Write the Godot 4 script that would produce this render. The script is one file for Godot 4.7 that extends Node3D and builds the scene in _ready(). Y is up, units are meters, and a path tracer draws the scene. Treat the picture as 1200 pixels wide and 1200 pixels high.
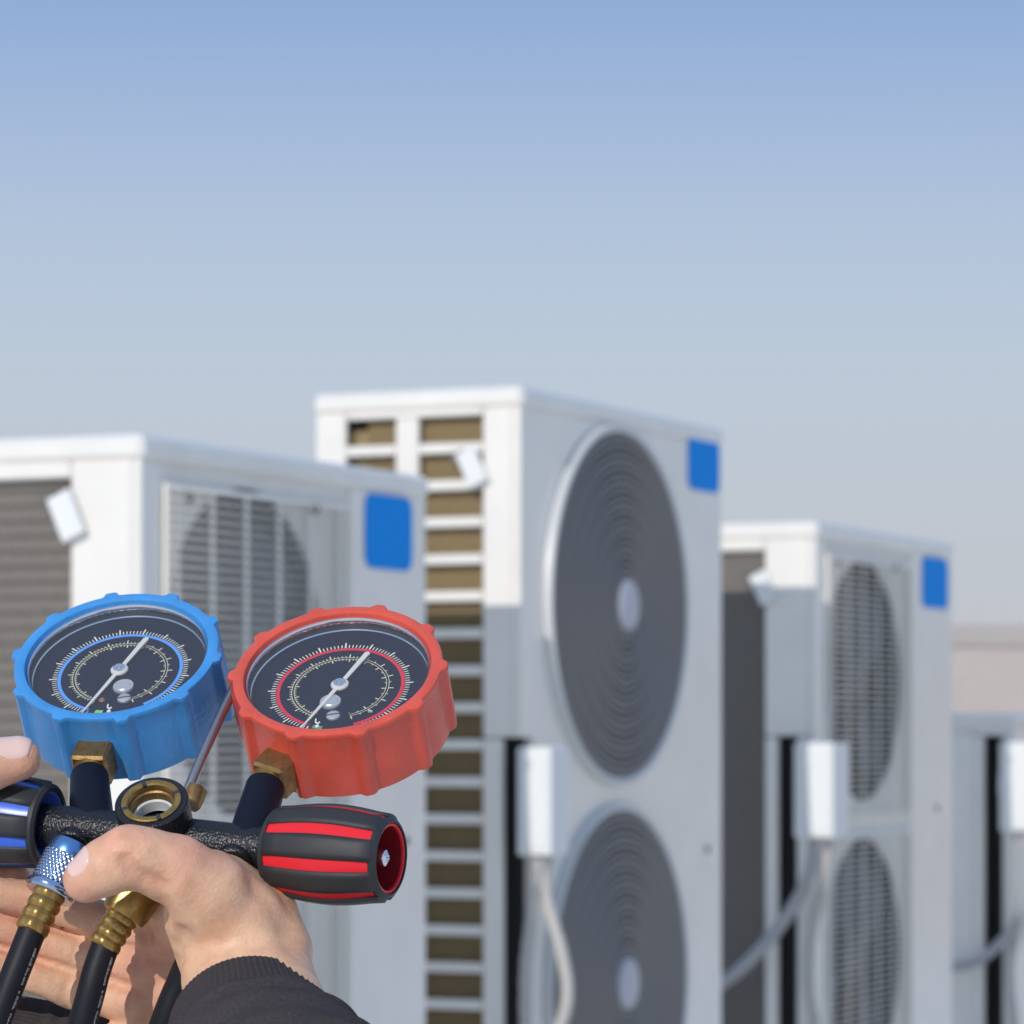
extends Node3D
# Rooftop condensers behind a hand-held manifold gauge set. Metres, y up, camera looks along -z.

const EYE := 1.05
const F := 4200.0          # focal length in pixels of the 1200 px photograph, used only to work out where things stand
const ROW := deg_to_rad(65.66)
var M := {}
var used := {}

func _ready() -> void:
	# ---------------------------------------------------------------- camera, sky, sun, exposure
	var cam := Camera3D.new()
	cam.name = "camera"
	cam.position = Vector3(0, EYE, 0)
	var lens := CameraAttributesPhysical.new()
	lens.frustum_near = 0.05
	lens.frustum_far = 900.0
	lens.frustum_focal_length = 84.0
	lens.exposure_aperture = 16.0
	lens.frustum_focus_distance = 1.36
	cam.attributes = lens
	cam.projection = Camera3D.PROJECTION_FRUSTUM
	cam.near = 0.05
	cam.far = 900.0
	cam.size = 0.05 * 1200.0 / F
	cam.frustum_offset = Vector2(0, 0.05 * 260.0 / F)
	add_child(cam)
	cam.current = true
	var env := Environment.new()
	env.background_mode = Environment.BG_SKY
	env.tonemap_mode = Environment.TONE_MAPPER_LINEAR
	env.tonemap_exposure = 1.18
	env.sdfgi_enabled = true
	env.ssao_enabled = true
	env.ssil_enabled = true
	var sm := PanoramaSkyMaterial.new()
	sm.panorama = clear_sky()
	var sky := Sky.new()
	sky.sky_material = sm
	env.sky = sky
	var we := WorldEnvironment.new()
	we.name = "environment"
	we.environment = env
	add_child(we)
	var sun := DirectionalLight3D.new()
	sun.name = "sun"
	sun.light_energy = 0.67
	sun.light_color = Color(1.0, 0.975, 0.94)
	sun.light_angular_distance = 0.5
	sun.shadow_enabled = true
	var az := deg_to_rad(-1.0)
	var el := deg_to_rad(27.5)
	var side := Vector3(-sin(deg_to_rad(24.34)), 0, cos(deg_to_rad(24.34)))
	var front := Vector3(cos(deg_to_rad(24.34)), 0, sin(deg_to_rad(24.34)))
	var to_sun := (side * cos(az) + front * sin(az)) * cos(el) + Vector3.UP * sin(el)
	add_child(sun)
	sun.look_at_from_position(to_sun * 10.0, Vector3.ZERO, Vector3.UP)
	materials()
	setting()
	units()
	manifold()
	hoses()
	person()

# a clear, hazy morning sky: colour by height alone (linear values)
func clear_sky() -> ImageTexture:
	var stops := [[0.0, Color(0.447, 0.462, 0.492)], [3.0, Color(0.448, 0.478, 0.525)], [6.0, Color(0.425, 0.500, 0.588)], [8.3, Color(0.372, 0.465, 0.600)], [10.2, Color(0.293, 0.395, 0.596)], [12.0, Color(0.212, 0.335, 0.560)], [20.0, Color(0.225, 0.340, 0.560)], [45.0, Color(0.240, 0.350, 0.550)], [90.0, Color(0.250, 0.355, 0.540)]]
	var h := 2048
	var im := Image.create(16, h, false, Image.FORMAT_RGBF)
	for y in h:
		var e := 90.0 - 180.0 * (y + 0.5) / h
		var c := Color(0.36, 0.345, 0.33)
		if e > 0.0:
			c = Color(0, 0, 0)
			for q in 9:
				var f := clampf(e + (q - 4) * 0.28, 0.0, 90.0)
				for k in stops.size() - 1:
					if f >= stops[k][0] and f <= stops[k + 1][0]:
						c += (stops[k][1] as Color).lerp(stops[k + 1][1], (f - stops[k][0]) / (stops[k + 1][0] - stops[k][0])) / 9.0
						break
			c.a = 1.0
		for x in 16:
			im.set_pixel(x, y, c)
	return ImageTexture.create_from_image(im)

# ==================================================================== materials
func noise_tex(freq: float, octaves: int, as_normal: bool, strength := 4.0, lo := 0.0, hi := 1.0, size := 512, seed_ := 1, kind := FastNoiseLite.TYPE_SIMPLEX_SMOOTH) -> NoiseTexture2D:
	var n := FastNoiseLite.new()
	n.seed = seed_
	n.noise_type = kind
	n.frequency = freq
	n.fractal_octaves = octaves
	var t := NoiseTexture2D.new()
	t.width = size
	t.height = size
	t.seamless = true
	t.noise = n
	if as_normal:
		t.as_normal_map = true
		t.bump_strength = strength
	else:
		var r := Gradient.new()
		r.set_color(0, Color(lo, lo, lo))
		r.set_color(1, Color(hi, hi, hi))
		t.color_ramp = r
	return t

func mat(lin: Color, rough := 0.5, metal := 0.0) -> StandardMaterial3D:
	var m := StandardMaterial3D.new()
	m.albedo_color = lin.linear_to_srgb()
	m.roughness = rough
	m.metallic = metal
	return m

func grained(m: StandardMaterial3D, tex: Texture2D, normal: Texture2D, scale: float, nscale := 0.5) -> StandardMaterial3D:
	m.uv1_triplanar = true
	m.uv1_scale = Vector3.ONE * scale
	if tex:
		m.albedo_texture = tex
	if normal:
		m.normal_enabled = true
		m.normal_texture = normal
		m.normal_scale = nscale
	return m

func materials() -> void:
	var dirt := noise_tex(0.010, 5, false, 0, 0.96, 1.0, 512, 3)
	var speck := noise_tex(0.05, 4, false, 0, 0.55, 1.0, 512, 8)
	var fine := noise_tex(0.09, 3, true, 3.0, 0, 1, 512, 5)
	var coarse := noise_tex(0.22, 2, true, 6.0, 0, 1, 512, 6)
	var grit := noise_tex(0.075, 2, true, 9.0, 0, 1, 512, 16)
	var skin_n := noise_tex(0.06, 4, true, 4.0, 0, 1, 512, 9, FastNoiseLite.TYPE_CELLULAR)
	M.white = grained(mat(Color(0.90, 0.865, 0.80), 0.32), dirt, null, 1.4)
	M.panel = grained(mat(Color(0.91, 0.865, 0.79), 0.28), dirt, null, 1.1)
	for m in [M.white, M.panel]:
		m.clearcoat_enabled = true
		m.clearcoat = 1.0
		m.clearcoat_roughness = 0.18
	M.cover = mat(Color(0.82, 0.83, 0.81), 0.35)
	M.wire = mat(Color(0.88, 0.84, 0.76), 0.5)
	M.grille_back = grained(mat(Color(0.90, 0.85, 0.77), 0.6), dirt, null, 2.0)
	M.coil = grained(mat(Color(0.48, 0.435, 0.39), 0.6), speck, null, 9.0)
	M.coil_wire = mat(Color(0.26, 0.235, 0.21), 0.6)
	M.fin = grained(mat(Color(0.52, 0.385, 0.19), 0.55, 0.0), speck, null, 6.0)
	M.guard = mat(Color(0.21, 0.195, 0.19), 0.5)
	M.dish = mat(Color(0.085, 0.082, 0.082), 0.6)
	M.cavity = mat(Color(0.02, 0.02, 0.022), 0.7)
	M.blade = mat(Color(0.06, 0.06, 0.08), 0.5)
	M.hub = mat(Color(0.50, 0.50, 0.55), 0.4)
	M.label = mat(Color(0.010, 0.30, 0.85), 0.6)
	M.label.metallic_specular = 0.2
	M.ring = mat(Color(0.66, 0.66, 0.65), 0.4)
	M.screw = mat(Color(0.20, 0.20, 0.18), 0.4, 0.6)
	M.conduit = mat(Color(0.52, 0.495, 0.465), 0.6)
	M.conduit_dark = mat(Color(0.42, 0.42, 0.43), 0.6)
	M.pale_bounce = grained(mat(Color(0.84, 0.79, 0.71), 0.9), dirt, fine, 1.6, 0.15)  # cream roof coat, made this pale to bounce fill light; feet share it
	M.parapet = grained(mat(Color(0.50, 0.445, 0.415), 0.9), dirt, fine, 0.5)
	M.coping = grained(mat(Color(0.45, 0.415, 0.395), 0.9), dirt, fine, 0.7)
	# the gauge set
	M.blue_boot = grained(mat(Color(0.066, 0.345, 0.80), 0.34), noise_tex(0.012, 5, false, 0, 0.86, 1.0, 512, 21), fine, 9.0, 0.35)
	M.red_boot = grained(mat(Color(0.80, 0.108, 0.066), 0.34), noise_tex(0.012, 5, false, 0, 0.86, 1.0, 512, 22), fine, 9.0, 0.35)
	M.blue_gloss = mat(Color(0.06, 0.16, 0.72), 0.25)
	M.blue_gloss.metallic_specular = 0.35
	M.red_gloss = mat(Color(0.80, 0.028, 0.040), 0.25)
	M.red_gloss.metallic_specular = 0.35
	M.red_cup_shade = mat(Color(0.22, 0.008, 0.014), 0.35)  # darker red paints in the shade of the hollow knob end
	M.blue_cup_shade = mat(Color(0.02, 0.04, 0.20), 0.35)  # same painted shade for the blue knob end
	M.rubber = grained(mat(Color(0.026, 0.027, 0.030), 0.55), null, fine, 40.0, 0.35)
	M.cast = grained(mat(Color(0.009, 0.010, 0.014), 0.36), null, grit, 18.0, 0.42)
	M.stem = grained(mat(Color(0.007, 0.009, 0.020), 0.5), null, fine, 30.0, 0.3)
	M.stem.metallic_specular = 0.3
	M.hose = grained(mat(Color(0.012, 0.013, 0.018), 0.5), null, fine, 50.0, 0.3)
	M.hose.metallic_specular = 0.35
	M.hose_print = mat(Color(0.30, 0.30, 0.31), 0.7)
	M.brass = grained(mat(Color(0.58, 0.37, 0.12), 0.34, 0.85), noise_tex(0.03, 4, false, 0, 0.75, 1.0, 256, 31), fine, 30.0, 0.25)
	M.brass_dark = grained(mat(Color(0.42, 0.26, 0.105), 0.45, 0.8), noise_tex(0.03, 4, false, 0, 0.7, 1.0, 256, 32), fine, 30.0, 0.35)
	M.chrome = mat(Color(0.78, 0.79, 0.82), 0.12, 1.0)
	M.steel = mat(Color(0.36, 0.36, 0.38), 0.34, 0.9)
	M.blue_metal = mat(Color(0.16, 0.34, 0.66), 0.28, 0.9)
	M.steel_blue = mat(Color(0.45, 0.56, 0.75), 0.16, 1.0)
	M.bezel = mat(Color(0.035, 0.037, 0.045), 0.18)
	M.needle = mat(Color(0.66, 0.65, 0.60), 0.5)
	M.pin = mat(Color(0.62, 0.62, 0.62), 0.35, 0.6)
	M.copper = mat(Color(0.50, 0.24, 0.10), 0.4, 0.7)
	M.green = mat(Color(0.25, 0.60, 0.12), 0.5)
	M.dark_green = mat(Color(0.05, 0.35, 0.14), 0.5)
	M.print_white = mat(Color(0.80, 0.79, 0.72), 0.5)
	M.seal = mat(Color(0.62, 0.64, 0.64), 0.3)
	var glass := mat(Color(1, 1, 1), 0.03)
	glass.albedo_color = Color(1, 1, 1, 0.02)
	glass.metallic_specular = 0.32
	glass.transparency = BaseMaterial3D.TRANSPARENCY_ALPHA
	M.glass = glass
	# person
	var skin := StandardMaterial3D.new()
	skin.vertex_color_use_as_albedo = true
	skin.roughness = 0.50
	skin.subsurf_scatter_enabled = true
	skin.subsurf_scatter_strength = 0.06
	grained(skin, null, skin_n, 24.0, 0.55)
	M.skin = skin
	var nail := mat(Color(0.80, 0.56, 0.49), 0.24)
	M.nail = nail
	M.knit = grained(mat(Color(0.088, 0.077, 0.079), 0.95), noise_tex(0.05, 4, false, 0, 0.72, 1.0, 512, 41), coarse, 22.0, 0.6)
	M.knit.metallic_specular = 0.2

# ==================================================================== naming and tagging
func obj(called: String, mesh: Mesh, m: Material, parent: Node = self, stuff := false) -> MeshInstance3D:
	var o := MeshInstance3D.new()
	o.name = named(called, parent)
	o.mesh = mesh
	o.material_override = m
	parent.add_child(o, true)
	if stuff:
		o.set_meta("kind", "stuff")
	return o

func named(called: String, parent: Node) -> String:
	var key := str(parent.get_instance_id()) + called
	var n: int = used.get(key, 0)
	used[key] = n + 1
	return called if n == 0 else "%s_%03d" % [called, n]

func node(called: String, parent: Node = self) -> Node3D:
	var o := Node3D.new()
	o.name = named(called, parent)
	parent.add_child(o, true)
	return o

func tag(o: Node, label: String, category: String, group := "") -> void:
	o.set_meta("label", label)
	o.set_meta("category", category)
	if group != "":
		o.set_meta("group", group)

# ==================================================================== mesh helpers
func start() -> SurfaceTool:
	var st := SurfaceTool.new()
	st.begin(Mesh.PRIMITIVE_TRIANGLES)
	return st

func done(st: SurfaceTool) -> ArrayMesh:
	st.generate_normals()
	return st.commit()

func tri(st: SurfaceTool, a: Vector3, b: Vector3, c: Vector3) -> void:   # a, b, c run anticlockwise as seen from outside
	st.add_vertex(a)
	st.add_vertex(c)
	st.add_vertex(b)

func quad(st: SurfaceTool, a: Vector3, b: Vector3, c: Vector3, d: Vector3) -> void:
	tri(st, a, b, c)
	tri(st, a, c, d)

func tri_out(st: SurfaceTool, a: Vector3, b: Vector3, c: Vector3, mid: Vector3) -> void:
	if (b - a).cross(c - a).dot((a + b + c) / 3.0 - mid) < 0.0:
		tri(st, a, c, b)
	else:
		tri(st, a, b, c)

func add_box(st: SurfaceTool, lo: Vector3, hi: Vector3, ch := 0.002, xf := Transform3D()) -> void:
	st.set_smooth_group(-1)
	var mid := xf * ((lo + hi) * 0.5)
	var h := (hi - lo) * 0.5
	var c0 := (lo + hi) * 0.5
	ch = minf(ch, minf(h.x, minf(h.y, h.z)) * 0.45)
	var p := {}
	for sx in [-1, 1]:
		for sy in [-1, 1]:
			for sz in [-1, 1]:
				for a in 3:
					var v := Vector3(sx * (h.x - (0.0 if a == 0 else ch)), sy * (h.y - (0.0 if a == 1 else ch)), sz * (h.z - (0.0 if a == 2 else ch)))
					p[[sx, sy, sz, a]] = xf * (c0 + v)
				tri_out(st, p[[sx, sy, sz, 0]], p[[sx, sy, sz, 1]], p[[sx, sy, sz, 2]], mid)
	for s in [-1, 1]:
		var fx := [p[[s, -1, -1, 0]], p[[s, 1, -1, 0]], p[[s, 1, 1, 0]], p[[s, -1, 1, 0]]]
		var fy := [p[[-1, s, -1, 1]], p[[1, s, -1, 1]], p[[1, s, 1, 1]], p[[-1, s, 1, 1]]]
		var fz := [p[[-1, -1, s, 2]], p[[1, -1, s, 2]], p[[1, 1, s, 2]], p[[-1, 1, s, 2]]]
		for f in [fx, fy, fz]:
			tri_out(st, f[0], f[1], f[2], mid)
			tri_out(st, f[0], f[2], f[3], mid)
		for t in [-1, 1]:
			var e1 := [p[[s, t, -1, 0]], p[[s, t, 1, 0]], p[[s, t, 1, 1]], p[[s, t, -1, 1]]]
			var e2 := [p[[s, -1, t, 0]], p[[s, 1, t, 0]], p[[s, 1, t, 2]], p[[s, -1, t, 2]]]
			var e3 := [p[[-1, s, t, 1]], p[[1, s, t, 1]], p[[1, s, t, 2]], p[[-1, s, t, 2]]]
			for f in [e1, e2, e3]:
				tri_out(st, f[0], f[1], f[2], mid)
				tri_out(st, f[0], f[2], f[3], mid)

func box(lo: Vector3, hi: Vector3, ch := 0.002, xf := Transform3D()) -> ArrayMesh:
	var st := start()
	add_box(st, lo, hi, ch, xf)
	return done(st)

# profile of (radius, height) round the y axis of xf; mod(i, angle) is added to the radius
func add_lathe(st: SurfaceTool, prof: Array, seg: int, xf := Transform3D(), mod = null, closed := false) -> void:
	var rings := []
	for i in prof.size():
		var ring := PackedVector3Array()
		for k in seg:
			var a := TAU * k / seg
			var r: float = prof[i].x
			if mod != null and r > 0.0:
				r += mod.call(i, a)
			ring.append(xf * Vector3(r * cos(a), prof[i].y, r * sin(a)))
		rings.append(ring)
	var group := 1
	for i in prof.size() - (0 if closed else 1):
		var j := (i + 1) % prof.size()
		if i > 0:
			var d0: Vector2 = (prof[i] - prof[i - 1]).normalized()
			var d1: Vector2 = (prof[j] - prof[i]).normalized()
			if d0.dot(d1) < 0.80:
				group += 1
		st.set_smooth_group(group)
		for k in seg:
			var n := (k + 1) % seg
			if prof[i].x < 1e-7:
				tri(st, rings[i][k], rings[j][k], rings[j][n])
			elif prof[j].x < 1e-7:
				tri(st, rings[i][k], rings[j][k], rings[i][n])
			else:
				quad(st, rings[i][k], rings[j][k], rings[j][n], rings[i][n])

func lathe(prof: Array, seg: int, xf := Transform3D(), mod = null, closed := false) -> ArrayMesh:
	var st := start()
	add_lathe(st, prof, seg, xf, mod, closed)
	return done(st)

func frame_y(origin: Vector3, y: Vector3, hint := Vector3(1, 0, 0)) -> Transform3D:
	y = y.normalized()
	var x := (hint - y * hint.dot(y)).normalized()
	return Transform3D(Basis(x, y, x.cross(y)), origin)

func smooth_path(pts: Array, steps: int) -> Array:
	var out := []
	for i in pts.size() - 1:
		var p0: Vector3 = pts[maxi(i - 1, 0)]
		var p3: Vector3 = pts[mini(i + 2, pts.size() - 1)]
		for k in steps:
			out.append((pts[i] as Vector3).cubic_interpolate(pts[i + 1], p0, p3, float(k) / steps))
	out.append(pts[-1])
	return out

func add_tube(st: SurfaceTool, pts: Array, r0: float, r1: float, seg := 12, caps := true, mod = null) -> void:
	st.set_smooth_group(1)
	var rings := []
	var x := Vector3.ZERO
	for i in pts.size():
		var t: Vector3 = (pts[mini(i + 1, pts.size() - 1)] - pts[maxi(i - 1, 0)]).normalized()
		if i == 0:
			x = t.cross(Vector3(0.31, 0.2, 0.93)).normalized()
		x = (x - t * x.dot(t)).normalized()
		var y := t.cross(x)
		var ring := PackedVector3Array()
		var r := lerpf(r0, r1, float(i) / (pts.size() - 1))
		for k in seg:
			var a := TAU * k / seg
			var rr := r
			if mod != null:
				rr += mod.call(i, a)
			ring.append(pts[i] + x * rr * cos(a) + y * rr * sin(a))
		rings.append(ring)
	for i in pts.size() - 1:
		for k in seg:
			var n := (k + 1) % seg
			quad(st, rings[i][k], rings[i][n], rings[i + 1][n], rings[i + 1][k])
	if caps:
		for e in [0, pts.size() - 1]:
			st.set_smooth_group(2 + e)
			for k in seg:
				if e == 0:
					tri(st, pts[0], rings[0][(k + 1) % seg], rings[0][k])
				else:
					tri(st, pts[e], rings[e][k], rings[e][(k + 1) % seg])

func tube(pts: Array, r0: float, r1: float, seg := 12, caps := true, mod = null) -> ArrayMesh:
	var st := start()
	add_tube(st, pts, r0, r1, seg, caps, mod)
	return done(st)

func add_prism(st: SurfaceTool, poly: PackedVector2Array, z0: float, z1: float, xf := Transform3D()) -> void:
	st.set_smooth_group(-1)
	var idx := Geometry2D.triangulate_polygon(poly)
	var c := Vector2.ZERO
	for p in poly:
		c += p / poly.size()
	var mid := xf * Vector3(c.x, c.y, (z0 + z1) * 0.5)
	for z in [z0, z1]:
		for i in range(0, idx.size(), 3):
			var a := xf * Vector3(poly[idx[i]].x, poly[idx[i]].y, z)
			var b := xf * Vector3(poly[idx[i + 1]].x, poly[idx[i + 1]].y, z)
			var d := xf * Vector3(poly[idx[i + 2]].x, poly[idx[i + 2]].y, z)
			var up := (xf.basis.z) * (1.0 if z == z1 else -1.0)
			if (b - a).cross(d - a).dot(up) < 0.0:
				tri(st, a, d, b)
			else:
				tri(st, a, b, d)
	for i in poly.size():
		var p := poly[i]
		var q := poly[(i + 1) % poly.size()]
		var a := xf * Vector3(p.x, p.y, z0)
		var b := xf * Vector3(q.x, q.y, z0)
		var d := xf * Vector3(q.x, q.y, z1)
		var e := xf * Vector3(p.x, p.y, z1)
		tri_out(st, a, b, d, mid)
		tri_out(st, a, d, e, mid)

func round_rect(x0: float, y0: float, x1: float, y1: float, r: float, n := 6) -> PackedVector2Array:
	var out := PackedVector2Array()
	var cs := [Vector2(x1 - r, y1 - r), Vector2(x0 + r, y1 - r), Vector2(x0 + r, y0 + r), Vector2(x1 - r, y0 + r)]
	for q in 4:
		for k in n + 1:
			var a := PI / 2 * (q + float(k) / n)
			out.append(cs[q] + Vector2(cos(a), sin(a)) * r)
	return out

func prism(poly: PackedVector2Array, z0: float, z1: float, xf := Transform3D()) -> ArrayMesh:
	var st := start()
	add_prism(st, poly, z0, z1, xf)
	return done(st)

# a sheet in the plane z = 0 of the unit with a round hole, and the shroud behind the hole
func holed_sheet(lo: Vector2, hi: Vector2, c: Vector2, r: float, thick: float) -> ArrayMesh:
	var st := start()
	st.set_smooth_group(-1)
	var n := 64
	var edge := []
	var rim := []
	for k in n:
		var a := TAU * (k + 0.5) / n
		var d := Vector2(cos(a), sin(a))
		var t := 1e9
		if d.x > 1e-6: t = minf(t, (hi.x - c.x) / d.x)
		if d.x < -1e-6: t = minf(t, (lo.x - c.x) / d.x)
		if d.y > 1e-6: t = minf(t, (hi.y - c.y) / d.y)
		if d.y < -1e-6: t = minf(t, (lo.y - c.y) / d.y)
		edge.append(c + d * t)
		rim.append(c + d * r)
	for k in n:
		var m := (k + 1) % n
		var e0: Vector2 = edge[k]
		var e1: Vector2 = edge[m]
		var r0: Vector2 = rim[k]
		var r1: Vector2 = rim[m]
		quad(st, Vector3(r0.x, r0.y, 0), Vector3(e0.x, e0.y, 0), Vector3(e1.x, e1.y, 0), Vector3(r1.x, r1.y, 0))
		if absf(e0.x - e1.x) > 1e-5 and absf(e0.y - e1.y) > 1e-5:
			var corner := Vector2(hi.x if (e0.x + e1.x) > 2 * c.x else lo.x, hi.y if (e0.y + e1.y) > 2 * c.y else lo.y)
			tri(st, Vector3(e0.x, e0.y, 0), Vector3(corner.x, corner.y, 0), Vector3(e1.x, e1.y, 0))
	st.set_smooth_group(1)
	for k in n:
		var m := (k + 1) % n
		var r0: Vector2 = rim[k]
		var r1: Vector2 = rim[m]
		quad(st, Vector3(r1.x, r1.y, 0), Vector3(r1.x, r1.y, -thick), Vector3(r0.x, r0.y, -thick), Vector3(r0.x, r0.y, 0))
	return done(st)

# ==================================================================== the setting
func setting() -> void:
	var g := obj("roof_ground", box(Vector3(-300, -0.3, -600), Vector3(300, 0, 60), 0.01), M.pale_bounce)
	g.set_meta("kind", "structure")
	tag(g, "pale cream roof surface under the condensers, coloured bright to bounce light", "ground")
	var w := node("parapet_wall")
	w.position = Vector3(1.0, 0, -15.0)
	obj("wall_face", box(Vector3(-14, 0, -0.2), Vector3(14, EYE + 0.36, 0), 0.004), M.parapet, w)
	obj("coping", box(Vector3(-14.05, EYE + 0.36, -0.20), Vector3(14.05, EYE + 0.46, -0.001), 0.012), M.coping, w)
	tag(w, "low beige parapet wall with a grey coping behind the last condensers", "wall")

# ==================================================================== the condensers
func corner(px: float, z: float) -> Vector3:
	return Vector3((px - 600.0) / F * z, 0, -z)

func unit_base(label: String, where: Vector3, w: float, d: float, top: float) -> Node3D:
	var u := node("outdoor_condenser")
	u.position = where
	u.rotation.y = ROW
	tag(u, label, "condenser", "condensers standing in a row on the roof")
	# lid with turned-down lip, back, right side, base rails and plinth
	var st := start()
	add_box(st, Vector3(-0.004, top - 0.036, -d - 0.004), Vector3(w + 0.004, top, 0.005), 0.012)
	obj("top_panel", done(st), M.white, u)
	obj("back_panel", box(Vector3(0.03, 0.14, -d), Vector3(w - 0.03, top - 0.036, -d + 0.012), 0.003), M.panel, u)
	obj("right_panel", box(Vector3(w - 0.012, 0.14, -d), Vector3(w, top - 0.036, -0.016), 0.004), M.white, u)
	obj("base_tray", box(Vector3(0.002, 0.10, -d + 0.002), Vector3(w - 0.002, 0.14, -0.002), 0.004), M.panel, u)
	for x in [0.12, w - 0.2]:
		obj("foot", box(Vector3(x, 0.0, -d - 0.03), Vector3(x + 0.08, 0.10, 0.03), 0.006), M.pale_bounce, u)
	return u

func add_label(u: Node3D, x0: float, x1: float, y0: float, y1: float) -> void:
	obj("blue_label", prism(round_rect(x0, y0, x1, y1, 0.022), 0.0005, 0.003), M.label, u)

func add_screws(u: Node3D, at_list: Array) -> void:
	for p in at_list:
		obj("screw", lathe([Vector2(0, 0.005), Vector2(0.006, 0.004), Vector2(0.008, 0.0), Vector2(0.008, -0.002)].duplicate(), 12, Transform3D(Basis(Vector3.RIGHT, PI / 2), p)), M.screw, u)

func add_fan(u: Node3D, c: Vector2, r: float, z: float, n: int, m: Material) -> void:
	var st := start()
	st.set_smooth_group(1)
	for b in n:
		var a0 := TAU * b / n + 0.4
		var rows := 10
		var cols := 8
		var grid := []
		for i in rows + 1:
			var rr := lerpf(r * 0.2, r * 0.95, float(i) / rows)
			var wdt := lerpf(0.55, 0.95, sin(PI * 0.75 * i / rows))
			var line := []
			for j in cols + 1:
				var t := float(j) / cols
				var a := a0 + (t - 0.3) * wdt + 0.35 * i / rows
				line.append(Vector3(c.x + rr * cos(a), c.y + rr * sin(a), z - 0.045 * t + 0.012 * sin(PI * t)))
			grid.append(line)
		for i in rows:
			for j in cols:
				quad(st, grid[i][j], grid[i + 1][j], grid[i + 1][j + 1], grid[i][j + 1])
	add_lathe(st, [Vector2(0, 0.02), Vector2(r * 0.16, 0.015), Vector2(r * 0.2, 0.0), Vector2(r * 0.2, -0.06)], 32, Transform3D(Basis(Vector3.RIGHT, PI / 2), Vector3(c.x, c.y, z)))
	obj("fan", done(st), m, u)

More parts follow.
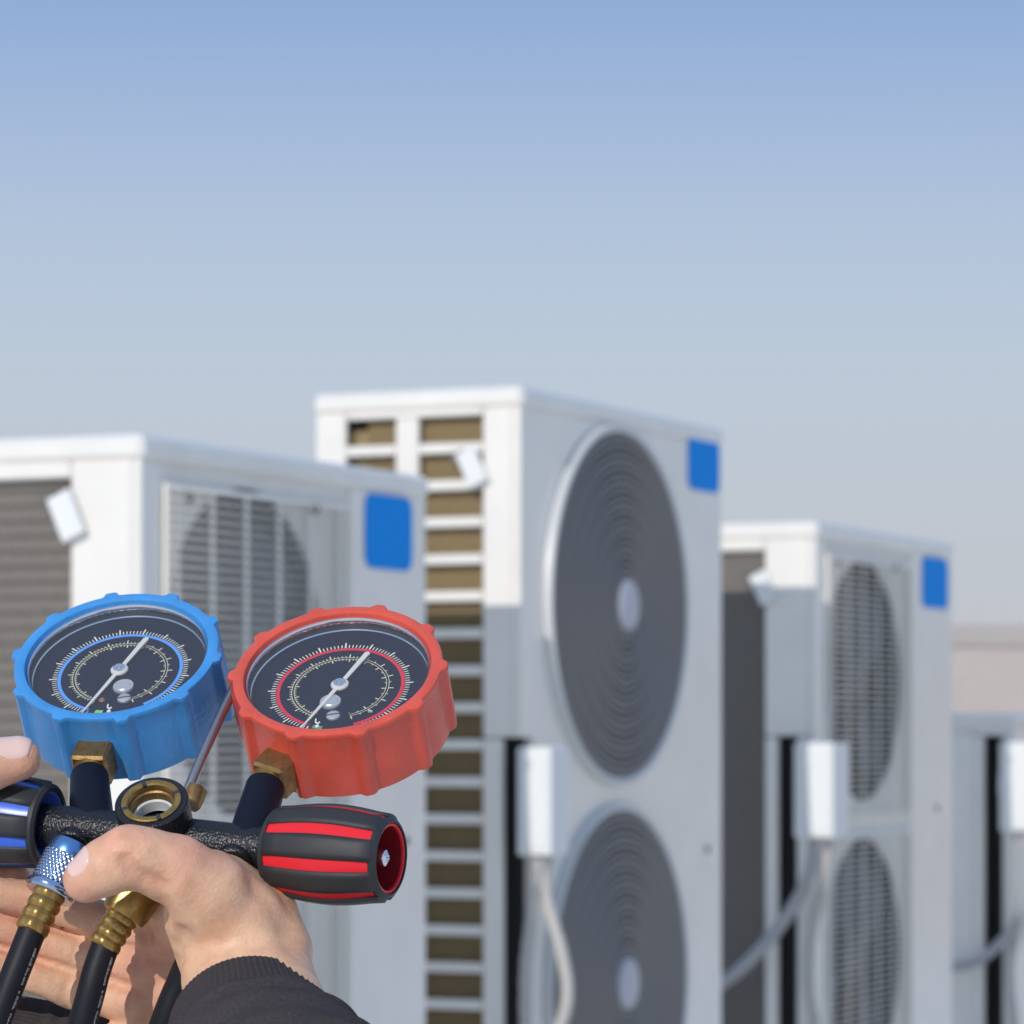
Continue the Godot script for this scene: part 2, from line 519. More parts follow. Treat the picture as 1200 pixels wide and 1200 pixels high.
# square wire grilles over the fans, coil guard on the side
func grille_unit(label: String, where: Vector3, w: float, top: float, slot: bool, lab: Array, fan_y: float, strip: float, fr: float) -> Node3D:
	var d := 0.39
	var fx := maxf(0.312, 0.062 + fr)
	var u := unit_base(label, where, w, d, top)
	var ht := top - 0.036
	var fans := [Vector2(fx, EYE + fan_y), Vector2(fx, EYE + fan_y - 0.60)]
	var gx0 := 0.062
	var gx1 := 0.625
	var seam := EYE + fan_y - 0.30
	# front sheets: left strip, two holed panels, right panel
	obj("corner_post", box(Vector3(0.0, 0.14, -0.014), Vector3(gx0 - 0.004, ht, 0.0), 0.010), M.white, u)
	obj("service_panel", box(Vector3(gx1 + 0.012, 0.14, -0.014), Vector3(w, ht, 0.0), 0.008), M.panel, u)
	var y_hi := ht
	for k in 2:
		var lo := Vector2(gx0 - 0.004, seam if k == 0 else 0.14)
		var hi := Vector2(gx1 + 0.012, y_hi if k == 0 else seam)
		var c: Vector2 = fans[k]
		if k == 1: c.y = maxf(c.y, 0.145 + fr)
		obj("fan_panel", holed_sheet(lo, hi, c, fr, 0.004), M.grille_back, u).position.z = -0.006
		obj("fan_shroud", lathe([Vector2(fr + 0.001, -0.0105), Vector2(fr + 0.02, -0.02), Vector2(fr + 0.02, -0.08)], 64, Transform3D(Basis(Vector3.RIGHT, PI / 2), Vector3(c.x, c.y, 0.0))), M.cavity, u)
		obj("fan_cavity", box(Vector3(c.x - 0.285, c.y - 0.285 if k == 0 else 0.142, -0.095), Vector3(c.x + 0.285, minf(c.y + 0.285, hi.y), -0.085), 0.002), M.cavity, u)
		add_fan(u, c, fr - 0.002, -0.030, 4, M.blade)
		# the grille: upright strips, cross wires, frame
		var g0 := Vector2(gx0, lo.y + 0.012)
		var g1 := Vector2(gx1, hi.y - 0.030)
		var bars := 6
		for i in bars:
			var x := lerpf(g0.x + 0.03, g1.x - 0.03, float(i) / (bars - 1))
			obj("grille_bar", box(Vector3(x - strip, g0.y, 0.004), Vector3(x + strip, g1.y, 0.0065), 0.0005), M.wire, u)
		var st := start()
		var y := g0.y
		while y < g1.y:
			add_tube(st, [Vector3(g0.x, y, 0.002), Vector3(g0.x, y, 0.009), Vector3(g1.x, y, 0.009), Vector3(g1.x, y, 0.002)], 0.0022 if fr < 0.25 else 0.0017, 0.0022 if fr < 0.25 else 0.0017, 6, false)
			y += 0.0135
		obj("grille_wires", done(st), M.wire, u, true)
		for e in [[g0.x - 0.003, g0.y - 0.003, g0.x + 0.010, g1.y + 0.003], [g1.x - 0.010, g0.y - 0.003, g1.x + 0.003, g1.y + 0.003], [g0.x + 0.011, g0.y - 0.003, g1.x - 0.011, g0.y + 0.006], [g0.x + 0.011, g1.y - 0.006, g1.x - 0.011, g1.y + 0.003]]:
			obj("grille_frame", box(Vector3(e[0], e[1], 0.0), Vector3(e[2], e[3], 0.007), 0.003), M.wire, u)
	add_screws(u, [Vector3(0.115, ht - 0.045, 0.011), Vector3(0.50, ht - 0.04, 0.011), Vector3(0.83, EYE - 0.17, 0.0)])
	# left side: white sheet by the front, coil behind a guard further back
	var zs := -0.113
	if slot:
		obj("side_sheet", box(Vector3(0, EYE - 0.004, zs), Vector3(0.014, ht, -0.0145), 0.006), M.white, u)
		obj("side_sheet", box(Vector3(0, 0.14, zs), Vector3(0.014, EYE - 0.007, -0.084), 0.004), M.white, u)
		obj("side_sheet", box(Vector3(0, 0.14, -0.042), Vector3(0.014, EYE - 0.007, -0.0145), 0.004), M.white, u)
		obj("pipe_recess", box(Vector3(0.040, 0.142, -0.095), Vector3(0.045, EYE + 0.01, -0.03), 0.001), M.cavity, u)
	else:
		obj("side_sheet", box(Vector3(0, 0.14, zs), Vector3(0.014, ht, -0.0145), 0.006), M.white, u)
	obj("side_rail", box(Vector3(0, ht - 0.022, -d), Vector3(0.014, ht, zs - 0.001), 0.004), M.white, u)
	obj("side_post", box(Vector3(0, 0.14, -d), Vector3(0.014, ht - 0.024, -d + 0.03), 0.004), M.white, u)
	obj("coil", box(Vector3(0.020, 0.142, -d + 0.03), Vector3(0.045, ht - 0.001, zs - 0.001), 0.002), M.coil, u)
	var cg := start()
	var yy := 0.16
	while yy < ht - 0.03:
		add_tube(cg, [Vector3(0.010, yy, -d + 0.03), Vector3(0.010, yy, zs - 0.001)], 0.0017, 0.0017, 6, false)
		yy += 0.0213
	var span := zs + d - 0.031
	var off := 0.15 - span
	while off < ht - 0.03:
		for s in [0, 1]:
			var a := Vector3(0.014, off, -d + 0.03)
			var b := Vector3(0.014, off + span, zs - 0.001)
			if s == 1:
				a.z = zs - 0.001
				b.z = -d + 0.03
			var lo_t := clampf((0.15 - a.y) / span, 0.0, 1.0)
			var hi_t := clampf((ht - 0.025 - a.y) / span, 0.0, 1.0)
			if hi_t > lo_t + 0.02:
				add_tube(cg, [a.lerp(b, lo_t), a.lerp(b, hi_t)], 0.0009, 0.0009, 4, false)
		off += 0.0145
	obj("coil_guard", done(cg), M.coil_wire, u, true)
	add_label(u, lab[0], lab[1], lab[2], lab[3])
	return u

# round raised fan guards, slotted side
func ring_unit(label: String, where: Vector3, w: float, top: float, lab: Array, fan_y: float, detailed := true, slot := [-0.035, 0.0]) -> Node3D:
	var d := 0.392
	var u := unit_base(label, where, w, d, top)
	var ht := top - 0.036
	var cut: bool = slot[1] > -0.001
	var face := PackedVector2Array([Vector2(0.0, ht), Vector2(0.0, 0.14), Vector2(w, 0.14), Vector2(w, ht)])
	if cut:
		face = PackedVector2Array([Vector2(0.0, ht), Vector2(0.0, EYE - 0.006), Vector2(0.05, EYE - 0.006), Vector2(0.05, 0.14), Vector2(w, 0.14), Vector2(w, ht)])
	obj("front_panel", prism(face, -0.014, 0.0), M.panel, u)
	for k in 2:
		var c := Vector2(0.418, EYE + fan_y - 0.682 * k)
		if c.y < 0.14 + 0.33:
			break
		var turn := Transform3D(Basis(Vector3.RIGHT, PI / 2), Vector3(c.x, c.y, 0.0))
		obj("fan_ring", lathe([Vector2(0.327, -0.002), Vector2(0.326, 0.010), Vector2(0.324, 0.015), Vector2(0.3205, 0.0170), Vector2(0.316, 0.0160), Vector2(0.312, 0.013), Vector2(0.311, 0.002)], 96, turn), M.ring, u)
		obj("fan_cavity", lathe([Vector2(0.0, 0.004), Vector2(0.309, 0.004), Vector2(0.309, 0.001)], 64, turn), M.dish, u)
		var st := start()
		for i in 20:
			var r := 0.054 + i * 0.0132
			var prof := []
			for q in 8:
				prof.append(Vector2(r + (0.0044 if i % 3 == 2 else 0.0056) * cos(-TAU * q / 8), 0.013 + 0.012 * (1.0 - r / 0.31) + 0.0035 * sin(-TAU * q / 8)))
			prof.reverse()
			add_lathe(st, prof, 72, turn, null, true)
		for i in 16:
			var a := TAU * i / 16
			add_tube(st, [turn * Vector3(0.04 * cos(a), 0.012, 0.04 * sin(a)), turn * Vector3(0.311 * cos(a), 0.008, 0.311 * sin(a))], 0.002, 0.002, 6, false)
		obj("fan_guard", done(st), M.guard, u, true)
		obj("guard_emblem", lathe([Vector2(0.0, 0.033), Vector2(0.03, 0.032), Vector2(0.044, 0.029), Vector2(0.047, 0.025), Vector2(0.044, 0.020)], 40, turn), M.hub, u)
	if detailed:
		add_screws(u, [Vector3(0.07, EYE - 0.095, 0.0), Vector3(0.875, EYE - 0.222, 0.0)])
	# left side: posts and slats with the coil inside
	var zf := -0.0718
	var y0 := 0.14
	if cut:
		obj("side_post", box(Vector3(0, EYE - 0.006, zf), Vector3(0.016, ht, -0.0145), 0.007), M.white, u)
		obj("side_post", box(Vector3(0, y0, zf), Vector3(0.016, EYE - 0.008, slot[0]), 0.003), M.white, u)
	else:
		obj("side_post", box(Vector3(0, EYE - 0.004, zf - 0.03), Vector3(0.016, ht, -0.0145), 0.007), M.white, u)
		obj("side_post", box(Vector3(0, y0, slot[1]), Vector3(0.016, EYE - 0.006, -0.0145), 0.003), M.white, u)
		obj("side_post", box(Vector3(0, y0, zf - 0.03), Vector3(0.016, EYE - 0.006, slot[0]), 0.003), M.white, u)
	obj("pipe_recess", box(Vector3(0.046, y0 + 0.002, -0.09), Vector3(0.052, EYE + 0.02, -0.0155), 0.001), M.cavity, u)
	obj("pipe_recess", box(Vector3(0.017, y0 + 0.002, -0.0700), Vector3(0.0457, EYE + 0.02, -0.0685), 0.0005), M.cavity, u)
	obj("side_post", box(Vector3(0, y0, -0.237), Vector3(0.012, ht - 0.012, -0.193), 0.003), M.white, u)
	obj("side_post", box(Vector3(0, y0, -d), Vector3(0.012, ht, -0.333), 0.003), M.white, u)
	obj("side_rail", box(Vector3(0.0005, ht - 0.011, -0.332), Vector3(0.0115, ht, zf - 0.001 if cut else zf - 0.031), 0.003), M.white, u)
	var y := ht - 0.011 - 0.0455
	if not cut:
		obj("side_sheet", box(Vector3(0.001, y0, -0.332), Vector3(0.011, ht - 0.012, zf - 0.031), 0.003), M.white, u)
		y = 0.0
	while y > y0 + 0.03:
		obj("slat", box(Vector3(0.001, y - 0.0175, -0.192), Vector3(0.006, y, zf - 0.001 if cut else zf - 0.031), 0.003), M.white, u)
		obj("slat", box(Vector3(0.001, y - 0.0175, -0.332), Vector3(0.006, y, -0.238), 0.003), M.white, u)
		y -= 0.0636
	# the coil: fins round a bend at the back
	var fins := start()
	var z := -0.30
	while z < zf - 0.008:
		add_box(fins, Vector3(0.0205, y0, z), Vector3(0.050, ht - 0.012, z + 0.0016), 0.0003)
		z += 0.0042
	obj("coil_fins", done(fins), M.fin, u, true)
	obj("coil", box(Vector3(0.0225, y0, -0.30), Vector3(0.0455, ht - 0.014, zf - 0.006), 0.002), M.fin, u)
	obj("coil", lathe([Vector2(0.0, y0), Vector2(0.045, y0), Vector2(0.045, ht - 0.03), Vector2(0.0, ht - 0.012)], 24, Transform3D(Basis(), Vector3(0.070, 0, -0.312))), M.fin, u)
	add_label(u, lab[0], lab[1], lab[2], lab[3])
	return u

func add_tag(u: Node3D, z: float, y: float, size := 1.0) -> void:
	var b := Basis(Vector3.RIGHT, deg_to_rad(-24.0)).scaled(Vector3.ONE * size)
	var p := node("sensor_cover", u)
	p.set_meta("label", "small white tilted plastic sensor cover")
	obj("cover", box(Vector3(-0.018, -0.036, -0.021), Vector3(-0.007, 0.036, 0.021), 0.004, Transform3D(b, Vector3(0, y, z))), M.cover, p)
	obj("bracket", box(Vector3(-0.010, 0.020, -0.034), Vector3(0.0, 0.042, -0.004), 0.002, Transform3D(b, Vector3(0, y, z))), M.screw, p)

func add_service_box(u: Node3D, lo: Vector3, hi: Vector3) -> void:
	var p := node("service_box", u)
	obj("cover", box(lo, hi, 0.003), M.cover, p)
	obj("lid", box(Vector3(lo.x - 0.002, lo.y + 0.012, lo.z + 0.006), Vector3(lo.x - 0.0002, hi.y - 0.012, hi.z - 0.006), 0.001), M.cover, p)
	var mid := Vector3((lo.x + hi.x) * 0.5, lo.y, (lo.z + hi.z) * 0.5)
	obj("gland", lathe([Vector2(0.0, -0.024), Vector2(0.016, -0.024), Vector2(0.018, -0.018), Vector2(0.018, 0.0)], 16, Transform3D(Basis(), mid)), M.conduit_dark, p)

func conduit(u: Node3D, pts: Array, r: float, m: Material) -> void:
	var sp := smooth_path(pts, 8)
	obj("conduit", tube(sp, r, r, 12, true, func(i, _a): return 0.0006 * (1.0 if i % 2 == 0 else -1.0)), m, u)

func units() -> void:
	var u1 := grille_unit("white condenser at left with brown coil guard and square wire grille, behind the blue gauge", corner(165, 4.929), 0.905, EYE + 0.413, false, [0.684, 0.848, EYE + 0.258, EYE + 0.374], 0.117, 0.0055, 0.240)
	add_tag(u1, -0.112, EYE + 0.302, 0.92)
	var u2 := ring_unit("tallest white condenser with two round dark fan guards and slotted side in the middle", corner(610, 6.089), 0.95, EYE + 0.5915, [0.774, 0.934, EYE + 0.465, EYE + 0.567], 0.232)
	add_tag(u2, -0.086, EYE + 0.455, 0.9)
	add_service_box(u2, Vector3(-0.022, EYE - 0.206, 0.003), Vector3(0.055, EYE - 0.022, 0.066))
	conduit(u2, [Vector3(0.0, EYE - 0.21, 0.030), Vector3(0.0, EYE - 0.30, 0.022), Vector3(-0.005, EYE - 0.42, 0.012), Vector3(-0.005, EYE - 0.60, 0.018), Vector3(0.03, 0.3, 0.03), Vector3(0.06, 0.12, 0.05)], 0.011, M.conduit)
	conduit(u2, [Vector3(0.015, EYE - 0.21, 0.036), Vector3(0.015, EYE - 0.28, 0.042), Vector3(0.01, EYE - 0.37, 0.072), Vector3(0.01, EYE - 0.45, 0.082), Vector3(0.01, EYE - 0.54, 0.055), Vector3(0.0, EYE - 0.66, 0.03), Vector3(0.01, 0.16, 0.04)], 0.011, M.conduit)
	var u3 := grille_unit("white condenser with two square wire grilles, half in shadow, third in the row", corner(956, 7.449), 0.945, EYE + 0.4416, true, [0.716, 0.905, EYE + 0.287, EYE + 0.402], 0.115, 0.0025, 0.260)
	add_tag(u3, -0.112, EYE + 0.305, 0.92)
	add_service_box(u3, Vector3(-0.145, EYE - 0.212, 0.004), Vector3(-0.045, EYE - 0.018, 0.088))
	obj("box_bracket", box(Vector3(-0.10, EYE - 0.15, -0.008), Vector3(0.03, EYE - 0.10, 0.0035), 0.001), M.panel, u3)
	conduit(u3, [Vector3(-0.10, EYE - 0.21, 0.035), Vector3(-0.10, EYE - 0.28, 0.025), Vector3(-0.06, EYE - 0.36, -0.03), Vector3(-0.07, EYE - 0.45, -0.10), Vector3(-0.08, EYE - 0.52, -0.18), Vector3(-0.08, EYE - 0.58, -0.30), Vector3(-0.08, 0.2, -0.42)], 0.014, M.conduit_dark)
	conduit(u3, [Vector3(-0.09, EYE - 0.21, 0.06), Vector3(-0.08, EYE - 0.30, 0.045), Vector3(-0.04, EYE - 0.42, 0.005), Vector3(-0.04, EYE - 0.52, 0.0), Vector3(-0.03, EYE - 0.62, 0.012), Vector3(-0.02, 0.2, 0.03)], 0.011, M.conduit)
	obj("side_bolt", lathe([Vector2(0, 0.018), Vector2(0.011, 0.018), Vector2(0.014, 0.012), Vector2(0.014, 0.0)], 12, Transform3D(Basis(Vector3(0, 0, 1), -PI / 2), Vector3(0.945, EYE + 0.16, -0.03))), M.screw, u3)
	var u4 := ring_unit("lowest white condenser at the right edge, in front of the beige parapet wall", corner(1188, 8.785), 0.95, EYE + 0.050, [0.774, 0.934, EYE - 0.10, EYE - 0.005], -0.34, false, [-0.076, -0.028])
	add_service_box(u4, Vector3(-0.135, EYE - 0.235, 0.004), Vector3(-0.045, EYE - 0.02, 0.085))
	obj("box_bracket", box(Vector3(-0.10, EYE - 0.15, -0.008), Vector3(0.03, EYE - 0.10, 0.0035), 0.001), M.panel, u4)
	conduit(u4, [Vector3(-0.09, EYE - 0.23, 0.05), Vector3(-0.07, EYE - 0.35, 0.05), Vector3(-0.03, EYE - 0.47, 0.02), Vector3(-0.03, EYE - 0.6, 0.0), Vector3(-0.02, 0.2, 0.03)], 0.011, M.conduit)
	conduit(u4, [Vector3(-0.10, EYE - 0.23, 0.06), Vector3(-0.08, EYE - 0.42, 0.05), Vector3(-0.05, EYE - 0.52, -0.03), Vector3(-0.06, EYE - 0.565, -0.10), Vector3(-0.06, EYE - 0.575, -0.22), Vector3(-0.06, EYE - 0.6, -0.36)], 0.013, M.conduit_dark)

# ==================================================================== the gauge set
# a point of the held tools: image position in the photograph and millimetres nearer than 1.4 m
func at(x: float, y: float, t: float) -> Vector3:
	var z := 1.4 - t / 1000.0
	return Vector3((x - 600.0) / F * z, EYE + (860.0 - y) / F * z, -z)

const N_DIAL := Vector3(-0.112, 0.780, 0.6155)
const E_RIGHT := Vector3(0.9899, 0.1421, 0.0)

func dial_texture(ring: Color, a0: float, a1: float, i0: float, i1: float, rot: float) -> ImageTexture:
	var n := 1024
	var half := 35.0                       # mm from the centre to the edge of the picture
	var im := Image.create(n, n, false, Image.FORMAT_RGB8)
	var ground := Color(0.006, 0.009, 0.030).linear_to_srgb()
	im.fill(ground)
	var white := Color(0.92, 0.91, 0.84)
	var cream := Color(0.88, 0.86, 0.70)
	var ringc := ring.linear_to_srgb()
	var px := half * 2.0 / n
	var major := (a1 - a0) / 14.0
	var imaj := (i1 - i0) / 14.0
	for yy in n:
		for xx in n:
			var v := Vector2((xx + 0.5) * px - half, half - (yy + 0.5) * px)
			var r := v.length()
			if r < 15.0 or r > 29.0:
				continue
			var a := rad_to_deg(atan2(v.x, v.y)) - rot
			if a > 180.0: a -= 360.0
			if a < -180.0: a += 360.0
			var c := ground
			var mm := r * 0.0174533          # mm per degree here
			if r > 23.4 and r < 25.1:
				if a > a0 and a < a1 + 8.0:
					var w := clampf(minf(r - 23.55, 24.95 - r) / px + 0.5, 0.0, 1.0)
					c = c.lerp(ringc, w)
			elif r >= 25.1 and a > a0 - 0.5 and a < a1 + 0.5:
				var k := (a - a0) / (major / 7.0)
				var near := roundf(k)
				var off := absf(k - near) * (major / 7.0) * mm
				var wide := 0.19
				var tall := 27.0
				if int(near) % 7 == 0:
					tall = 28.3
					wide = 0.30
				if r < tall:
					c = c.lerp(white, clampf((wide - off) / px + 0.5, 0.0, 1.0))
			elif r < 21.2 and a > i0 - 0.6 and a < i1 + 0.6:
				var arc := maxf(clampf((0.12 - absf(r - 18.9)) / px + 0.5, 0, 1), clampf((0.12 - absf(r - 17.9)) / px + 0.5, 0, 1))
				c = c.lerp(cream, arc)
				var steps := 5.0 if a < lerpf(i0, i1, 0.55) else 2.0
				var k := (a - i0) / (imaj / steps)
				var near := roundf(k)
				var off := absf(k - near) * (imaj / steps) * mm
				var big: bool = int(near) % int(steps) == 0
				if r > 18.75 and r < (20.9 if big else 19.8):
					c = c.lerp(cream, clampf(((0.24 if big else 0.17) - off) / px + 0.5, 0, 1))
				k = (a - i0 - 1.0) / (imaj / steps)
				near = roundf(k)
				off = absf(k - near) * (imaj / steps) * mm
				big = int(near) % int(steps) == 0
				if r < 18.0 and r > (16.2 if big else 17.1):
					c = c.lerp(cream, clampf(((0.24 if big else 0.17) - off) / px + 0.5, 0, 1))
			im.set_pixel(xx, yy, c)
	return ImageTexture.create_from_image(im)

func gauge(parent: Node3D, centre: Vector3, boot: Material, tex: Texture2D, alpha: float, needle_deg: float, red: bool) -> void:
	var g := node("pressure_gauge", parent)
	g.set_meta("label", "gauge in a %s rubber boot" % ("coral red" if red else "bright blue"))
	var e_up := N_DIAL.cross(E_RIGHT).normalized()
	var xf := Transform3D(Basis(E_RIGHT.normalized(), N_DIAL.normalized(), -e_up), centre)   # x right on the dial, y out of the dial, z down the dial
	var mm := 0.001
	# rubber boot: ten ribs run down its side and show as bumps on the rim
	var turn := deg_to_rad(9.0 if red else 3.0)
	var rib := func(i, a):
		if i < 3 or i > 11:
			return 0.0
		var k := fposmod(a + turn, TAU / 10.0) - TAU / 20.0
		var d := absf(k) * 40.0
		var e := 1.0 - smoothstep(1.9, 3.3, d)
		return e * 2.3 * mm
	var prof := []
	for p in [[30.5, -31.5], [36.0, -31.5], [39.0, -31.2], [40.2, -30.0], [40.4, -27.0], [40.3, -19], [40.2, -11], [40.1, -3.4], [40.3, -2.6], [40.6, -1.2], [40.2, -0.3], [39.4, 0.0], [37.2, 0.05], [36.3, -0.35], [35.9, -1.3], [35.8, -5.0]]:
		prof.append(Vector2(p[0], p[1]) * mm)
	obj("boot", lathe(prof, 200, xf, rib), boot, g)
	obj("back_cover", lathe([Vector2(0.0, -0.029), Vector2(0.031, -0.029), Vector2(0.033, -0.0312)], 64, xf), M.bezel, g)
	# chrome ring that holds the glass, dark inner wall, dial
	obj("bezel_ring", lathe([Vector2(0.0360, -0.0050), Vector2(0.0358, -0.0024), Vector2(0.0353, -0.0020), Vector2(0.0348, -0.0025), Vector2(0.0346, -0.0034), Vector2(0.0346, -0.0042)], 128, xf), M.chrome, g)
	obj("inner_wall", lathe([Vector2(0.0354, -0.0040), Vector2(0.0352, -0.0068), Vector2(0.0349, -0.0080), Vector2(0.0349, -0.0098)], 128, xf), M.bezel, g)
	obj("dial_edge", lathe([Vector2(0.0350, -0.0074), Vector2(0.0346, -0.0070), Vector2(0.0342, -0.0074), Vector2(0.0342, -0.0095)], 128, xf), M.chrome, g)
	var dm := StandardMaterial3D.new()
	dm.albedo_texture = tex
	dm.roughness = 0.55
	dm.metallic_specular = 0.0
	var st := start()
	st.set_smooth_group(-1)
	var n := 72
	for k in n:
		for q in [[0.0, 0.0], [0.0345, TAU * k / n], [0.0345, TAU * (k + 1) / n]]:
			var p := Vector2(q[0] * cos(q[1]), q[0] * sin(q[1]))
			st.set_uv(Vector2(0.5 + p.x / 0.070, 0.5 + p.y / 0.070))
			st.add_vertex(xf * Vector3(p.x, -0.0090, p.y))
	obj("dial", done(st), dm, g)
	obj("glass", lathe([Vector2(0.0, -0.0030), Vector2(0.0349, -0.0030), Vector2(0.0349, -0.0036), Vector2(0.0, -0.0036)], 96, xf), M.glass, g)
	# needle: a broad counterweight end and a long fine point
	var turned := xf * Transform3D(Basis(Vector3.UP, -deg_to_rad(needle_deg)), Vector3(0, -0.0078, 0))
	var flat := turned * Transform3D(Basis(Vector3.RIGHT, -PI / 2), Vector3.ZERO)          # x right, y up the dial, z out
	var s2 := start()
	add_prism(s2, PackedVector2Array([Vector2(-0.0009, 0.0), Vector2(0.0009, 0.0), Vector2(0.0006, 0.018), Vector2(0.00028, 0.0292), Vector2(-0.00028, 0.0292), Vector2(-0.0006, 0.018)]), 0.0, 0.0005, flat)
	var tail := PackedVector2Array([Vector2(0.0008, 0.0), Vector2(-0.0008, 0.0), Vector2(-0.0010, -0.0205)])
	for k in 6:
		tail.append(Vector2(0.0, -0.0205) + Vector2(-cos(PI * k / 5), -sin(PI * k / 5)) * 0.0012)
	add_prism(s2, tail, 0.00001, 0.00055, flat)
	add_lathe(s2, [Vector2(0.0, 0.0012), Vector2(0.0030, 0.0011), Vector2(0.0035, 0.0006), Vector2(0.0035, 0.0)], 32, turned)
	obj("needle", done(s2), M.needle, g)
	obj("needle_pivot", lathe([Vector2(0.0, 0.0021), Vector2(0.0007, 0.0020), Vector2(0.0009, 0.0016), Vector2(0.0019, 0.0019), Vector2(0.0024, 0.0017), Vector2(0.0024, 0.0)], 24, turned), M.chrome, g)
	# calibration disc with its slotted screw, copper rivet, stop pin
	var dial := xf * Transform3D(Basis(Vector3.RIGHT, -PI / 2), Vector3(0, -0.0088, 0))
	var spot := func(x, y): return dial * Transform3D(Basis(Vector3.RIGHT, PI / 2), Vector3(x * mm, y * mm, 0))
	var cx := -4.2 if red else 1.4
	var cy := -9.0 if red else -10.2
	obj("calibration_disc", lathe([Vector2(0.0, 0.0012), Vector2(0.0026, 0.0012), Vector2(0.0030, 0.0009), Vector2(0.0040, 0.0010), Vector2(0.0042, 0.0006), Vector2(0.0042, 0.0)], 32, spot.call(cx, cy)), M.pin, g)
	var sc := start()
	var sx := -3.6 if red else 1.6
	var sy := -17.4 if red else -17.6
	add_lathe(sc, [Vector2(0.0, 0.0009), Vector2(0.0020, 0.0009), Vector2(0.0026, 0.0006), Vector2(0.0028, 0.0)], 24, spot.call(sx, sy))
	obj("dial_screw", done(sc), M.pin, g)
	obj("screw_slot", box(Vector3(sx - 2.6, sy - 0.35, 0.88) * mm, Vector3(sx + 2.6, sy + 0.35, 0.96) * mm, 0.00002, dial), M.bezel, g)
	obj("rivet", lathe([Vector2(0.0, 0.0007), Vector2(0.0009, 0.0006), Vector2(0.0013, 0.0)], 16, spot.call(-10.6 if red else -7.2, -14.0 if red else -16.4)), M.copper, g)
	var pin := start()
	var px0 := -10.2 if red else -4.6
	var py0 := -18.5 if red else -20.5
	add_tube(pin, [dial * (Vector3(px0, py0, 0.5) * mm), dial * (Vector3(px0 - 0.2, py0 - 2.0, 0.6) * mm), dial * (Vector3(px0 + 0.6, py0 - 3.2, 0.6) * mm), dial * (Vector3(px0 + 1.3, py0 - 2.4, 0.6) * mm)], 0.00035, 0.00045, 8, true)
	add_lathe(pin, [Vector2(0.0, 0.0006), Vector2(0.0008, 0.0005), Vector2(0.0009, 0.0)], 12, spot.call(px0 + 0.2, py0 - 4.2))
	obj("stop_pin", done(pin), M.print_white, g)
	var arc := PackedVector2Array()
	var b0 := -161.0 if red else -164.0
	var b1 := -152.0 if red else -157.0
	for k in 7:
		var a := deg_to_rad(lerpf(b0, b1, k / 6.0))
		arc.append(Vector2(sin(a), cos(a)) * 0.0260)
	for k in 7:
		var a := deg_to_rad(lerpf(b1, b0, k / 6.0))
		arc.append(Vector2(sin(a), cos(a)) * 0.0242)
	obj("green_mark", prism(arc, -0.0001, 0.0001, dial), M.green if not red else M.dark_green, g)
	if red:
		var tm := TextMesh.new()
		tm.text = "10"
		tm.font_size = 16
		tm.pixel_size = 0.00012
		tm.depth = 0.0001
		tm.curve_step = 1.0
		var f := SystemFont.new()
		f.font_names = PackedStringArray(["Droid Sans"])
		tm.font = f
		var ten := obj("numeral", tm, M.print_white, g)
		ten.transform = dial * Transform3D(Basis(Vector3.BACK, 0.05), Vector3(10.4, -17.8, -0.1) * mm)
	# brass socket below the boot, then its thread
	var out := (-e_up * cos(alpha) - E_RIGHT.normalized() * sin(alpha)).normalized()
	var sb := Transform3D(Basis(out.cross(N_DIAL.normalized()).normalized(), out, N_DIAL.normalized()), centre - N_DIAL.normalized() * 0.0185)
	sb.basis = sb.basis.orthonormalized()
	obj("brass_socket", box(Vector3(-7.2, 35, -7.2) * mm, Vector3(7.2, 50, 7.2) * mm, 0.0011, sb), M.brass_dark, g)
	var th := []
	for k in 7:
		th.append(Vector2(5.9 if k % 2 == 0 else 6.7, 49.5 + k * 0.55) * mm)
	obj("thread", lathe(th, 40, sb), M.brass, g)

